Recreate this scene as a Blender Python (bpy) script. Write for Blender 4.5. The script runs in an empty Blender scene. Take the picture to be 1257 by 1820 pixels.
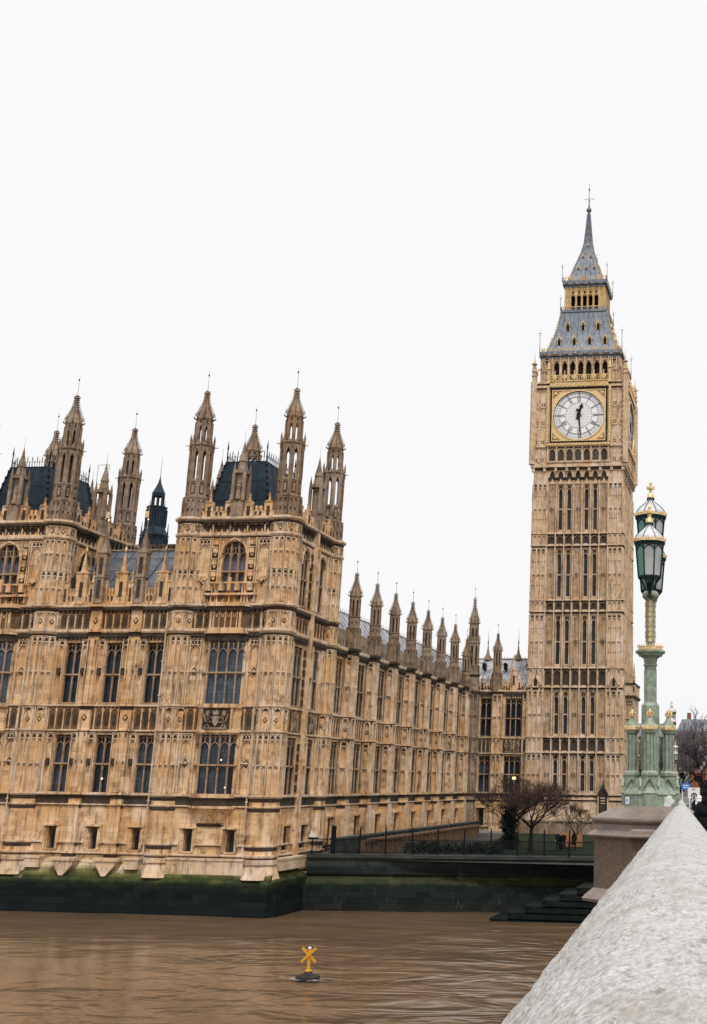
import bpy, bmesh, math, random
from mathutils import Vector, Matrix
random.seed(7)
PI = math.pi
S = bpy.context.scene
COL = S.collection

# ------------------------------------------------------------------ camera
F_PX, CX, CY, PW, PH = 2118.0, 1054.0, 841.0, 1257.0, 1820.0
YAW, PIT, ROL = .144, .255, .014
fw = Vector((-math.sin(YAW)*math.cos(PIT), math.cos(YAW)*math.cos(PIT), math.sin(PIT)))
rt = Vector((math.cos(YAW), math.sin(YAW), 0))
up = rt.cross(fw)
r2 = rt*math.cos(ROL)+up*math.sin(ROL); u2 = -rt*math.sin(ROL)+up*math.cos(ROL)
cd = bpy.data.cameras.new('camera'); cam = bpy.data.objects.new('camera', cd); COL.objects.link(cam)
cam.matrix_world = Matrix(((r2.x, u2.x, -fw.x, 0), (r2.y, u2.y, -fw.y, 0), (r2.z, u2.z, -fw.z, 0), (0, 0, 0, 1)))
cd.sensor_fit = 'HORIZONTAL'; cd.sensor_width = 36; cd.lens = F_PX/PW*36
cd.shift_x = (PW/2-CX)/PW; cd.shift_y = -(PH/2-CY)/PW
cd.clip_start = .05; cd.clip_end = 6000
S.camera = cam

# ------------------------------------------------------------------ world, sun, exposure
SUN_EL, SUN_AZ = math.radians(60), math.radians(155)      # behind the camera, over the left shoulder
w = bpy.data.worlds.new('World'); S.world = w; w.use_nodes = True
nt = w.node_tree; nt.nodes.clear()
out = nt.nodes.new('ShaderNodeOutputWorld'); bg = nt.nodes.new('ShaderNodeBackground')
sky = nt.nodes.new('ShaderNodeTexSky'); sky.sky_type = 'NISHITA'; sky.sun_disc = False
sky.sun_elevation = SUN_EL; sky.sun_rotation = SUN_AZ; sky.dust_density = 6; sky.air_density = 1
hs = nt.nodes.new('ShaderNodeHueSaturation'); hs.inputs['Saturation'].default_value = .12
mx = nt.nodes.new('ShaderNodeMix'); mx.data_type = 'RGBA'; mx.inputs['Factor'].default_value = .93
mx.inputs['B'].default_value = (8.55, 8.52, 8.62, 1)      # the closed cloud layer
nt.links.new(sky.outputs[0], hs.inputs['Color']); nt.links.new(hs.outputs[0], mx.inputs['A'])
nt.links.new(mx.outputs['Result'], bg.inputs['Color']); bg.inputs['Strength'].default_value = .117
nt.links.new(bg.outputs[0], out.inputs['Surface'])
sd = bpy.data.lights.new('sun', 'SUN'); sd.energy = 2.3; sd.angle = math.radians(13); sd.color = (1, .965, .91)
so = bpy.data.objects.new('sun', sd); COL.objects.link(so)
sdir = Vector((math.sin(SUN_AZ)*math.cos(SUN_EL), math.cos(SUN_AZ)*math.cos(SUN_EL), math.sin(SUN_EL)))
so.rotation_euler = sdir.to_track_quat('Z', 'Y').to_euler()
S.view_settings.view_transform = 'Standard'; S.view_settings.look = 'None'
S.view_settings.exposure = 0.0; S.view_settings.gamma = 1
S.cycles.max_bounces = 5; S.cycles.diffuse_bounces = 3; S.cycles.glossy_bounces = 3
S.cycles.transmission_bounces = 4; S.cycles.caustics_reflective = False; S.cycles.caustics_refractive = False

# ------------------------------------------------------------------ materials
class NT:
    def __init__(s, name):
        s.m = bpy.data.materials.new(name); s.m.use_nodes = True; s.t = s.m.node_tree
        s.b = s.t.nodes['Principled BSDF']; s.pos = None
    def n(s, typ, **kw):
        x = s.t.nodes.new('ShaderNode'+typ)
        for k, v in kw.items():
            if k in x.inputs.keys(): x.inputs[k].default_value = v
            else: setattr(x, k, v)
        return x
    def l(s, a, b): s.t.links.new(a, b)
    def P(s):
        if not s.pos: s.pos = s.n('NewGeometry').outputs['Position']
        return s.pos
    def mapped(s, scale, src=None):
        m = s.n('Mapping'); s.l(src or s.P(), m.inputs['Vector']); m.inputs['Scale'].default_value = scale
        return m.outputs[0]
    def noise(s, scale, detail=4, rough=.55, vec=None, sc3=None):
        x = s.n('TexNoise', Scale=scale, Detail=detail, Roughness=rough)
        s.l(s.mapped(sc3) if sc3 else (vec or s.P()), x.inputs['Vector']); return x.outputs[0]
    def ramp(s, src, stops):
        r = s.n('ValToRGB'); s.l(src, r.inputs[0]); e = r.color_ramp.elements
        while len(e) < len(stops): e.new(.5)
        for k, (p, c) in enumerate(stops):
            e[k].position = p; e[k].color = (*(c if isinstance(c, tuple) else (c, c, c)), 1)
        return r.outputs[0]
    def mix(s, a, b, f, mode='MIX'):
        x = s.n('Mix', data_type='RGBA', blend_type=mode)
        for sock, v in (('A', a), ('B', b)):
            i = [q for q in x.inputs if q.name == sock and q.type == 'RGBA'][0]
            if isinstance(v, tuple): i.default_value = (*v, 1)
            else: s.l(v, i)
        i = [q for q in x.inputs if q.name == 'Factor' and q.type == 'VALUE'][0]
        if isinstance(f, (int, float)): i.default_value = f
        else: s.l(f, i)
        return [q for q in x.outputs if q.type == 'RGBA'][0]
    def col(s, v): s.l(v, s.b.inputs['Base Color'])
    def bump(s, h, strength=.4, dist=.05):
        b = s.n('Bump', Strength=strength, Distance=dist); s.l(h, b.inputs['Height']); s.l(b.outputs[0], s.b.inputs['Normal'])
    def set(s, **kw):
        for k, v in kw.items(): s.b.inputs[k.replace('_', ' ')].default_value = v

def ashlar(name, a, b, dark, bw=1.1, bh=.42, stain=.5, soot=.35, rough=.85, ochre=.7, block=.6):
    m = NT(name)
    sp = m.n('SeparateXYZ'); m.l(m.P(), sp.inputs[0])
    ad = m.n('Math', operation='ADD'); m.l(sp.outputs[0], ad.inputs[0]); m.l(sp.outputs[1], ad.inputs[1])
    cb = m.n('CombineXYZ'); m.l(ad.outputs[0], cb.inputs[0]); m.l(sp.outputs[2], cb.inputs[1])
    br = m.n('TexBrick', Scale=1.0); m.l(cb.outputs[0], br.inputs['Vector'])
    br.inputs['Brick Width'].default_value = bw; br.inputs['Row Height'].default_value = bh
    br.inputs['Mortar Size'].default_value = .005; br.inputs['Bias'].default_value = -.1
    br.inputs['Color1'].default_value = (*a, 1); br.inputs['Color2'].default_value = (*b, 1)
    br.inputs['Mortar'].default_value = (*[(x+y)*.42 for x, y in zip(b, dark)], 1)
    c = br.outputs['Color']
    big = m.noise(.33, 5, .6)
    b2 = m.n('TexBrick', Scale=1.0); m.l(cb.outputs[0], b2.inputs['Vector']); b2.inputs['Brick Width'].default_value = bw; b2.inputs['Row Height'].default_value = bh; b2.inputs['Mortar Size'].default_value = 0; b2.inputs['Bias'].default_value = -.55
    b2.inputs['Color1'].default_value = (1, 1, 1, 1); b2.inputs['Color2'].default_value = (.52, .43, .34, 1); c = m.mix(c, b2.outputs['Color'], block, 'MULTIPLY')
    c = m.mix(c, (a[0]*.84, a[1]*.66, a[2]*.44), m.ramp(big, [(.42, 0.), (.64, ochre)]))       # ochre weathering
    pale = m.noise(.5, 4, .6, sc3=(1.3, 1.3, .5))
    c = m.mix(c, (min(1, a[0]*1.14), min(1, a[1]*1.22), min(1, a[2]*1.5)), m.ramp(pale, [(.52, 0.), (.68, .7)]))
    st = m.noise(1.0, 6, .65, sc3=(2.2, 2.2, .28))
    c = m.mix(c, dark, m.ramp(st, [(.50, 0.), (.68, stain)]))                                  # rain streaks
    sm = m.noise(1.1, 7, .74)
    c = m.mix(c, (dark[0]*.5, dark[1]*.5, dark[2]*.5), m.ramp(sm, [(.54, 0.), (.66, soot)]))    # soot patches
    fine = m.noise(9, 3, .6)
    c = m.mix(c, (.5, .5, .5), .0) if False else m.mix(c, m.ramp(fine, [(.2, .55), (.8, 1.)]), .45, 'MULTIPLY')
    m.col(c); m.set(Roughness=rough); m.b.inputs['Specular IOR Level'].default_value = .25; m.bump(m.noise(14, 4, .6), .35, .03)
    return m.m

MAT = {}
MAT['stone'] = ashlar('honey_limestone', (.85, .60, .365), (.60, .375, .19), (.11, .07, .045), stain=.85, soot=.65, ochre=.8)
MAT['stone_trim'] = ashlar('trim_and_highlight_limestone', (.80, .62, .435), (.66, .48, .315), (.17, .12, .08), 1.6, .6, .7, .6, ochre=.5, block=.4)  # real pale trim, also painted highlights on ribs and string tops
MAT['stone_dark'] = ashlar('soot_and_shade_limestone', (.085, .062, .045), (.04, .033, .028), (.022, .022, .023), .7, .4, .6, .5)  # soot on mouldings, plus shade painted into recesses and panel heads
MAT['stone_grey'] = ashlar('grey_weathered_limestone', (.38, .285, .205), (.25, .185, .13), (.085, .068, .058), .9, .4, .8, .6)
MAT['tower_stone'] = ashlar('tower_limestone', (.79, .60, .415), (.63, .445, .29), (.17, .115, .08), .9, .4, .75, .35, ochre=.4, block=.35)

def simple(name, c, rough=.6, metal=0., nz=0., nscale=4., bump=0., var=None, **kw):
    m = NT(name); m.set(Roughness=rough, Metallic=metal)
    c2 = var or tuple(x*(1-nz) for x in c)
    m.col(m.mix(c, c2, m.ramp(m.noise(nscale, 5, .6), [(.35, 0.), (.7, 1.)])))
    if bump: m.bump(m.noise(nscale*6, 4, .6), bump, .02)
    m.set(**kw)
    if max(c) < .12: m.b.inputs['Specular IOR Level'].default_value = .12
    return m.m
MAT['stone_mullion'] = ashlar('brown_window_tracery_stone', (.48, .34, .22), (.36, .25, .155), (.12, .085, .06), 1.4, .5, .6, .5)
MAT['tower_frieze'] = ashlar('grey_black_tower_frieze', (.10, .085, .07), (.06, .055, .05), (.03, .03, .03), .5, .3, .6, .5)
MAT['frieze'] = ashlar('brown_carved_frieze', (.19, .12, .065), (.12, .075, .045), (.05, .04, .035), .5, .3, .6, .5)
MAT['slate'] = simple('blue_black_iron_roof', (.030, .048, .066), .42, 0, .55, 1.5, .3)
MAT['iron'] = simple('black_iron', (.012, .014, .017), .5, .3, .4, 5)
def lead_mat(name, a, b, sc):
    m = NT(name)
    m.col(m.mix(a, b, m.ramp(m.noise(1.0, 5, .65, sc3=sc), [(.4, 0.), (.62, 1.)])))
    m.set(Roughness=.42, Metallic=.25); m.bump(m.noise(8, 3), .15, .02); return m.m
MAT['lead'] = lead_mat('blue_grey_sheet_roof', (.075, .09, .11), (.14, .155, .18), (1.5, 1.5, .5))
MAT['lead_pale'] = lead_mat('pale_wet_sheet_roof', (.22, .22, .235), (.50, .50, .52), (.8, 1.2, .8))
MAT['spire'] = lead_mat('grey_cast_iron_roof', (.12, .14, .17), (.22, .245, .285), (3, 3, .7))
def gilt():
    m = NT('gold_leaf'); m.col(m.mix((.82, .60, .32), (.56, .34, .13), m.ramp(m.noise(5, 5, .65), [(.42, 0.), (.68, 1.)])))
    m.set(Roughness=.38, Metallic=.45); m.bump(m.noise(20, 4), .3, .02); return m.m
MAT['gold'] = gilt()
MAT['gold_pale'] = ashlar('gilded_pale_stone', (.78, .60, .33), (.66, .46, .2), (.35, .2, .08), .4, .4, .3, .1)
def glass_mat(name, a, b, sc=1.0):
    m = NT(name)
    sp = m.n('SeparateXYZ'); m.l(m.P(), sp.inputs[0])
    ad = m.n('Math', operation='ADD'); m.l(sp.outputs[0], ad.inputs[0]); m.l(sp.outputs[1], ad.inputs[1])
    cb = m.n('CombineXYZ'); m.l(ad.outputs[0], cb.inputs[0]); m.l(sp.outputs[2], cb.inputs[1])
    br = m.n('TexBrick', Scale=1.0, offset=0.0); m.l(cb.outputs[0], br.inputs['Vector'])
    br.inputs['Brick Width'].default_value = .17; br.inputs['Row Height'].default_value = .36; br.inputs['Mortar Size'].default_value = .014
    br.inputs['Color1'].default_value = (*a, 1); br.inputs['Color2'].default_value = (*b, 1); br.inputs['Mortar'].default_value = (.012, .014, .016, 1)
    c = m.mix(br.outputs['Color'], (a[0]*.35, a[1]*.35, a[2]*.4), m.ramp(m.noise(.7, 3, .6), [(.4, 0.), (.62, .9)]))
    m.col(c); m.set(Roughness=.14); m.b.inputs['Specular IOR Level'].default_value = .22; m.bump(m.noise(3.5, 3), .25, .03); return m.m
MAT['glass'] = glass_mat('leaded_window_glass', (.024, .04, .06), (.012, .019, .03))
MAT['glass_lit'] = glass_mat('curtained_window_glass', (.24, .25, .33), (.15, .165, .24))
MAT['void'] = simple('unlit_opening', (.008, .010, .013), .7, 0, .3)
MAT['dial'] = simple('opal_glass_dial', (.86, .86, .86), .4, 0, .04, 2.2)
MAT['dial_black'] = simple('black_dial_ironwork', (.03, .032, .04), .5)
MAT['dial_grey'] = simple('grey_dial_lattice', (.5, .5, .52), .5)
MAT['gold_dark'] = simple('brown_gilding', (.30, .15, .04), .5, .3)  # brown-gold inlay in the dial frame corners
MAT['hand'] = simple('black_clock_hand', (.012, .018, .022), .4)
MAT['green'] = simple('sage_green_lamp_paint', (.30, .355, .275), .5, 0, .5, 9, .3)
MAT['green_dark'] = simple('dark_green_lamp_iron', (.012, .03, .032), .4, .1, .3)
def lampglass(name, c, e):
    m = NT(name); m.col(m.mix(c, tuple(x*.7 for x in c), m.ramp(m.noise(3, 4), [(.4, 0.), (.65, 1.)])))
    m.set(Roughness=.16); m.b.inputs['Transmission Weight'].default_value = e; return m.m
MAT['pane_green'] = lampglass('reflected_green_lantern_glass', (.09, .27, .175), .0)  # green reflection put into the pane colour
MAT['pane_grey'] = lampglass('grey_lantern_glass', (.42, .44, .44), .0)
MAT['pane_dome'] = lampglass('white_lantern_dome', (.66, .66, .70), .0)
def granite(name, a, b, c, vs, rough=.5, bs=.3):
    m = NT(name); v = m.n('TexVoronoi', Scale=vs); m.l(m.P(), v.inputs['Vector'])
    sp = m.ramp(v.outputs['Color'], [(.25, a), (.5, b), (.8, c)])
    k = m.mix(sp, tuple(x*.55 for x in b), m.ramp(m.noise(2.2, 6, .65), [(.47, 0.), (.7, .75)]))
    m.col(k); m.set(Roughness=rough); m.bump(m.noise(vs*.8, 5, .7), bs, .01); return m.m
MAT['granite'] = granite('brown_speckled_granite', (.10, .066, .042), (.145, .095, .062), (.19, .13, .09), 42)
MAT['granite_wet'] = granite('wet_pinkish_granite', (.17, .13, .105), (.22, .172, .142), (.265, .215, .185), 45, .42, .2)

def parapet_mat():
    m = NT('rough_pale_granite_coping')
    v = m.n('TexVoronoi', Scale=1.0); m.l(m.mapped((190, 70, 190)), v.inputs['Vector'])
    c = m.ramp(m.noise(1.0, 4, .75, sc3=(210, 80, 210)), [(.34, (.27, .265, .255)), (.5, (.45, .445, .43)), (.66, (.64, .635, .62))])
    c = m.mix(c, (.27, .235, .17), m.ramp(m.noise(1.0, 7, .74, sc3=(12, 5, 12)), [(.50, 0.), (.64, .6)]))
    c = m.mix(c, (.17, .155, .125), m.ramp(m.noise(1.0, 4, .7, sc3=(60, 24, 60)), [(.57, 0.), (.64, .75)]))
    c = m.mix(c, (.60, .595, .58), m.ramp(m.noise(1.0, 6, .7, sc3=(16, 6, 16)), [(.5, 0.), (.68, .55)]))
    m.col(c); m.set(Roughness=.45)
    v2 = m.n('TexVoronoi', Scale=1.0); m.l(m.mapped((150, 55, 150)), v2.inputs['Vector'])
    i = m.n('Math', operation='MULTIPLY'); m.l(v2.outputs['Distance'], i.inputs[0]); i.inputs[1].default_value = -.8
    h = m.n('Math', operation='ADD'); m.l(i.outputs[0], h.inputs[0]); m.l(m.noise(1.0, 5, .7, sc3=(130, 50, 130)), h.inputs[1])
    m.bump(h.outputs[0], .95, .0036); return m.m
MAT['coping'] = parapet_mat()

def river_wall_mat():
    m = NT('algae_stained_river_wall')
    sp = m.n('SeparateXYZ'); m.l(m.P(), sp.inputs[0])
    nz = m.noise(1.0, 6, .62, sc3=(.5, .5, .8)); n2 = m.n('Math', operation='MULTIPLY_ADD'); m.l(nz, n2.inputs[0])
    n2.inputs[1].default_value = 1.9; m.l(sp.outputs[2], n2.inputs[2])
    mr = m.n('MapRange'); m.l(n2.outputs[0], mr.inputs[0])
    mr.inputs[1].default_value = -10.8; mr.inputs[2].default_value = -4.8
    c = m.ramp(mr.outputs[0], [(0., (.008, .011, .012)), (.44, (.006, .010, .010)), (.54, (.016, .022, .010)), (.60, (.045, .048, .016)), (.655, (.10, .092, .034)), (.70, (.24, .195, .12)), (.75, (.44, .36, .25)), (1., (.55, .44, .31))])
    ad = m.n('Math', operation='ADD'); m.l(sp.outputs[0], ad.inputs[0]); m.l(sp.outputs[1], ad.inputs[1]); cb = m.n('CombineXYZ'); m.l(ad.outputs[0], cb.inputs[0]); m.l(sp.outputs[2], cb.inputs[1])
    br = m.n('TexBrick', Scale=1.0); m.l(cb.outputs[0], br.inputs['Vector']); br.inputs['Brick Width'].default_value = 1.5; br.inputs['Row Height'].default_value = .55; br.inputs['Mortar Size'].default_value = .012
    br.inputs['Color1'].default_value = (1.7, 1.7, 1.6, 1); br.inputs['Color2'].default_value = (1., 1., 1., 1); br.inputs['Mortar'].default_value = (.45, .45, .45, 1); c = m.mix(c, br.outputs['Color'], 1., 'MULTIPLY')
    c = m.mix(c, (.08, .05, .03), m.ramp(m.noise(.45, 4, .6), [(.6, 0.), (.75, .35)]))
    m.col(c); m.set(Roughness=.6); m.b.inputs['Specular IOR Level'].default_value = .06; m.bump(m.noise(2.5, 6, .7), .6, .12); return m.m
MAT['river_wall'] = river_wall_mat()
def bank_mat():
    m = NT('dark_wet_embankment_stone')
    sp = m.n('SeparateXYZ'); m.l(m.P(), sp.inputs[0])
    nz = m.noise(1.0, 6, .7, sc3=(1.6, 1.6, .5)); n2 = m.n('Math', operation='MULTIPLY_ADD'); m.l(nz, n2.inputs[0])
    n2.inputs[1].default_value = .9; m.l(sp.outputs[2], n2.inputs[2])
    mr = m.n('MapRange'); m.l(n2.outputs[0], mr.inputs[0]); mr.inputs[1].default_value = -11.2; mr.inputs[2].default_value = -5.2
    c = m.ramp(mr.outputs[0], [(0., (.016, .014, .012)), (.25, (.007, .011, .011)), (.44, (.008, .013, .011)), (.475, (.020, .024, .010)), (.54, (.026, .029, .013)), (.585, (.012, .015, .014)), (.66, (.012, .016, .017)), (.74, (.024, .03, .027)), (1., (.045, .052, .046))])
    ad = m.n('Math', operation='ADD'); m.l(sp.outputs[0], ad.inputs[0]); m.l(sp.outputs[1], ad.inputs[1]); cb = m.n('CombineXYZ'); m.l(ad.outputs[0], cb.inputs[0]); m.l(sp.outputs[2], cb.inputs[1])
    br = m.n('TexBrick', Scale=1.0); m.l(cb.outputs[0], br.inputs['Vector']); br.inputs['Brick Width'].default_value = 1.3; br.inputs['Row Height'].default_value = .5; br.inputs['Mortar Size'].default_value = .012
    br.inputs['Color1'].default_value = (2.1, 2.0, 1.9, 1); br.inputs['Color2'].default_value = (1.1, 1.1, 1.1, 1); br.inputs['Mortar'].default_value = (.5, .5, .5, 1); c = m.mix(c, br.outputs['Color'], 1., 'MULTIPLY')
    c = m.mix(c, (.17, .12, .085), m.ramp(m.noise(1.0, 6, .75, sc3=(1.4, 1.4, .35)), [(.60, 0.), (.72, .35)]))
    m.col(c); m.set(Roughness=.55); m.b.inputs['Specular IOR Level'].default_value = .08; m.bump(m.noise(3, 6, .7), .6, .1); return m.m
MAT['bank'] = bank_mat()
def water_mat():
    m = NT('muddy_river_water')
    m.col(m.mix((.175, .108, .060), (.125, .078, .045), m.ramp(m.noise(.12, 5, .6, sc3=(1, 2.2, 1)), [(.35, 0.), (.65, 1.)])))
    m.set(Roughness=.15, IOR=1.46)
    def nz(sc, det, dist):
        x = m.n('TexNoise', Scale=1.0, Detail=det, Roughness=.55, Distortion=dist); m.l(m.mapped(sc), x.inputs['Vector']); return x.outputs[0]
    a = nz((.17, .30, 1), 2.2, .9); b = nz((.9, 1.5, 1), 5, .6)
    h = m.n('Math', operation='MULTIPLY_ADD'); m.l(b, h.inputs[0]); h.inputs[1].default_value = .07; m.l(a, h.inputs[2])
    sp = m.n('SeparateXYZ'); m.l(m.P(), sp.inputs[0])          # the open stream to the right runs rougher than the slack water by the wall
    q = m.n('Math', operation='MULTIPLY_ADD'); m.l(m.noise(.09, 4, .6), q.inputs[0]); q.inputs[1].default_value = 26; m.l(sp.outputs[0], q.inputs[2])
    q2 = m.n('Math', operation='MULTIPLY_ADD'); m.l(sp.outputs[1], q2.inputs[0]); q2.inputs[1].default_value = -.30; m.l(q.outputs[0], q2.inputs[2])
    mr = m.n('MapRange'); m.l(q2.outputs[0], mr.inputs[0]); mr.inputs[1].default_value = -48; mr.inputs[2].default_value = -24; mr.inputs[3].default_value = 1.0; mr.inputs[4].default_value = 8.5
    k = m.n('Math', operation='MULTIPLY'); m.l(h.outputs[0], k.inputs[0]); m.l(mr.outputs[0], k.inputs[1])
    m.bump(k.outputs[0], .5, .15); return m.m
MAT['water'] = water_mat()
MAT['grass'] = simple('short_lawn', (.012, .022, .012), .95, 0, .5, 2, .4, var=(.02, .026, .015))
MAT['stairs'] = simple('wet_green_black_steps', (.010, .016, .014), .6, 0, .7, 1.5, .4)
MAT['paving'] = simple('wet_grey_paving', (.06, .062, .062), .45, 0, .4, 1.2, .2)
MAT['asphalt'] = simple('wet_asphalt', (.05, .05, .052), .4, 0, .3, 1.5, .2)
MAT['bark'] = simple('dark_wet_bark', (.030, .024, .020), .85, 0, .5, 3, .5)
MAT['twig'] = simple('reddish_bare_twigs', (.085, .055, .044), .8, 0, .5, 2)
MAT['ivy'] = simple('dark_ivy', (.012, .018, .014), .6, 0, .6, 6)
MAT['yellow'] = simple('yellow_buoy_paint', (.80, .40, .02), .5, 0, .45, 9, .2, var=(.45, .20, .02))
MAT['rubber'] = simple('black_float', (.013, .016, .02), .5, 0, .3, 6, .3, var=(.05, .045, .035))
MAT['white'] = simple('white_paint', (.75, .75, .74), .5, 0, .1, 5)
MAT['coat'] = simple('black_coat', (.008, .009, .011), .8, 0, .4, 6)
MAT['coat_blue'] = simple('dark_navy_coat', (.015, .02, .035), .8, 0, .3, 6)
MAT['skin'] = simple('skin', (.5, .3, .22), .6, 0, .1, 8)
MAT['blue_sign'] = simple('blue_sign', (.02, .16, .52), .45)
MAT['orange'] = simple('warm_lit_panel', (.40, .18, .07), .6, 0, .2, 2)
MAT['brick'] = ashlar('red_brick', (.36, .14, .09), (.28, .11, .075), (.18, .1, .08), .25, .08, .3, .2)
MAT['far_stone'] = ashlar('far_grey_stone', (.30, .28, .27), (.25, .235, .23), (.16, .15, .15), 1.2, .5, .4, .2)
MAT['pale_leaf'] = simple('pale_plane_tree_twigs', (.30, .25, .19), .9, 0, .4, 1)
MAT['twig_far'] = simple('hazed_far_twigs', (.19, .16, .165), .9, 0, .4, 1)  # distance haze put into the lightened twig colour
def lampmat(name, c, e):
    m = NT(name); m.set(Roughness=.5); m.b.inputs['Base Color'].default_value = (*c, 1)
    m.b.inputs['Emission Color'].default_value = (*c, 1); m.b.inputs['Emission Strength'].default_value = e; return m.m
MAT['lamp_warm'] = lampmat('warm_lamp', (1., .72, .38), 1.6)

# ------------------------------------------------------------------ mesh builder
class MB:
    def __init__(s, trim=0): s.v = []; s.f = []; s.mi = []; s.m = 0; s.trim = trim; s.fr(); s.sm = False; s.smf = []
    def fr(s, o=(0, 0, 0), u=(1, 0), n=(0, -1)):
        s.o = o; s.u = u; s.n = n; return s
    def pt(s, a, d, z):
        return (s.o[0]+s.u[0]*a+s.n[0]*d, s.o[1]+s.u[1]*a+s.n[1]*d, s.o[2]+z)
    def face(s, ids): s.f.append(ids); s.mi.append(s.m); s.smf.append(s.sm)
    def add(s, pts, faces):
        k = len(s.v); s.v += pts
        for f in faces: s.face([k+i for i in f])
    def box(s, a0, a1, z0, z1, d0, d1):
        P = [s.pt(a, d, z) for z in (z0, z1) for d in (d0, d1) for a in (a0, a1)]
        s.add(P, [(0, 1, 3, 2), (4, 6, 7, 5), (0, 4, 5, 1), (2, 3, 7, 6), (0, 2, 6, 4), (1, 5, 7, 3)])
    def wbox(s, x0, x1, y0, y1, z0, z1):
        P = [(x, y, z) for z in (z0, z1) for y in (y0, y1) for x in (x0, x1)]
        s.add(P, [(0, 1, 3, 2), (4, 6, 7, 5), (0, 4, 5, 1), (2, 3, 7, 6), (0, 2, 6, 4), (1, 5, 7, 3)])
    def prism(s, poly, d0, d1):                    # polygon in (a, z)
        n = len(poly); P = [s.pt(a, d0, z) for a, z in poly]+[s.pt(a, d1, z) for a, z in poly]
        s.add(P, [tuple(range(n)), tuple(range(2*n-1, n-1, -1))]+[(i, (i+1) % n, (i+1) % n+n, i+n) for i in range(n)])
    def hprism(s, p0, p1, z0, z1, cap=True):       # polygons in (a, d)
        n = len(p0); P = [s.pt(a, d, z0) for a, d in p0]+[s.pt(a, d, z1) for a, d in p1]
        s.add(P, ([tuple(range(n)), tuple(range(2*n-1, n-1, -1))] if cap else [])+[(i, (i+1) % n, (i+1) % n+n, i+n) for i in range(n)])
    def ng(s, a, d, r0, r1, z0, z1, n=8, rot=None, cap=True):
        rot = PI/n if rot is None else rot
        q = lambda r: [(a+r*math.cos(rot+2*PI*k/n), d+r*math.sin(rot+2*PI*k/n)) for k in range(n)]
        s.hprism(q(r0), q(r1), z0, z1, cap)
    def lathe(s, a, d, prof, n=8, rot=None):
        for (r0, z0), (r1, z1) in zip(prof, prof[1:]):
            s.ng(a, d, max(r0, .003), max(r1, .003), z0, z1, n, rot, cap=True)
    def bar(s, p, q, w, d0, d1):                   # flat bar in the facade plane
        L = math.hypot(q[0]-p[0], q[1]-p[1]) or 1e-6; nx, nz = -(q[1]-p[1])/L*w/2, (q[0]-p[0])/L*w/2
        s.prism([(p[0]+nx, p[1]+nz), (q[0]+nx, q[1]+nz), (q[0]-nx, q[1]-nz), (p[0]-nx, p[1]-nz)], d0, d1)
    def tube(s, pts, rad, n=5):
        pts = [Vector(p) for p in pts]; rings = []
        for i, p in enumerate(pts):
            t = (pts[min(i+1, len(pts)-1)]-pts[max(i-1, 0)]).normalized()
            x = t.cross(Vector((.3, .2, 1))).normalized() if abs(t.z) < .95 else t.cross(Vector((1, 0, 0))).normalized(); y = t.cross(x)
            r = rad[i] if isinstance(rad, (list, tuple)) else rad
            rings.append([tuple(p+(x*math.cos(2*PI*k/n)+y*math.sin(2*PI*k/n))*r) for k in range(n)])
        k0 = len(s.v)
        for r in rings: s.v += r
        for i in range(len(rings)-1):
            for k in range(n): s.face((k0+i*n+k, k0+i*n+(k+1) % n, k0+(i+1)*n+(k+1) % n, k0+(i+1)*n+k))
        s.face(tuple(k0+k for k in range(n))); s.face(tuple(k0+(len(rings)-1)*n+k for k in range(n)))
    def slab(s, a0, a1, z0, z1, holes=(), th=.5, d=0, ret=True):
        A = sorted({a0, a1, *[h[0] for h in holes], *[h[1] for h in holes]}); Z = sorted({z0, z1, *[h[2] for h in holes], *[h[3] for h in holes]})
        A = [x for x in A if a0-1e-6 <= x <= a1+1e-6]; Z = [x for x in Z if z0-1e-6 <= x <= z1+1e-6]
        def hole(i, j):
            if i < 0 or j < 0 or i >= len(A)-1 or j >= len(Z)-1: return None
            a, z = (A[i]+A[i+1])/2, (Z[j]+Z[j+1])/2
            return any(h[0] < a < h[1] and h[2] < z < h[3] for h in holes)
        for i in range(len(A)-1):
            for j in range(len(Z)-1):
                if hole(i, j): continue
                q = (A[i], A[i+1], Z[j], Z[j+1])
                s.add([s.pt(q[0], d, q[2]), s.pt(q[1], d, q[2]), s.pt(q[1], d, q[3]), s.pt(q[0], d, q[3])], [(0, 1, 2, 3)])
                for ok, (p, r) in ((hole(i-1, j), ((q[0], q[2]), (q[0], q[3]))), (hole(i+1, j), ((q[1], q[2]), (q[1], q[3]))),
                                   (hole(i, j-1), ((q[0], q[2]), (q[1], q[2]))), (hole(i, j+1), ((q[0], q[3]), (q[1], q[3])))):
                    if ok or (ok is None and ret): s.add([s.pt(p[0], d, p[1]), s.pt(r[0], d, r[1]), s.pt(r[0], d-th, r[1]), s.pt(p[0], d-th, p[1])], [(0, 1, 2, 3)])
    def build(s, name, mats, parent=None, loc=None):
        if isinstance(mats, str): mats = [mats]
        me = bpy.data.meshes.new(name)
        off = Vector((0, 0, 0)) if parent is None or loc == 'local' else world_loc(parent)
        if parent is None and loc is not None and loc != 'local': off = Vector(loc)
        me.from_pydata([(v[0]-off.x, v[1]-off.y, v[2]-off.z) for v in s.v], [], s.f)
        for x in mats: me.materials.append(MAT[x])
        me.polygons.foreach_set('material_index', s.mi); me.polygons.foreach_set('use_smooth', s.smf)
        bm = bmesh.new(); bm.from_mesh(me); bmesh.ops.recalc_face_normals(bm, faces=bm.faces); bm.to_mesh(me); bm.free()
        o = bpy.data.objects.new(name, me); COL.objects.link(o)
        if parent is not None: o.parent = parent
        elif loc is not None and loc != 'local': o.location = off
        return o
def world_loc(o):
    v = Vector((0, 0, 0))
    while o is not None: v = v+o.location; o = o.parent
    return v
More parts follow.
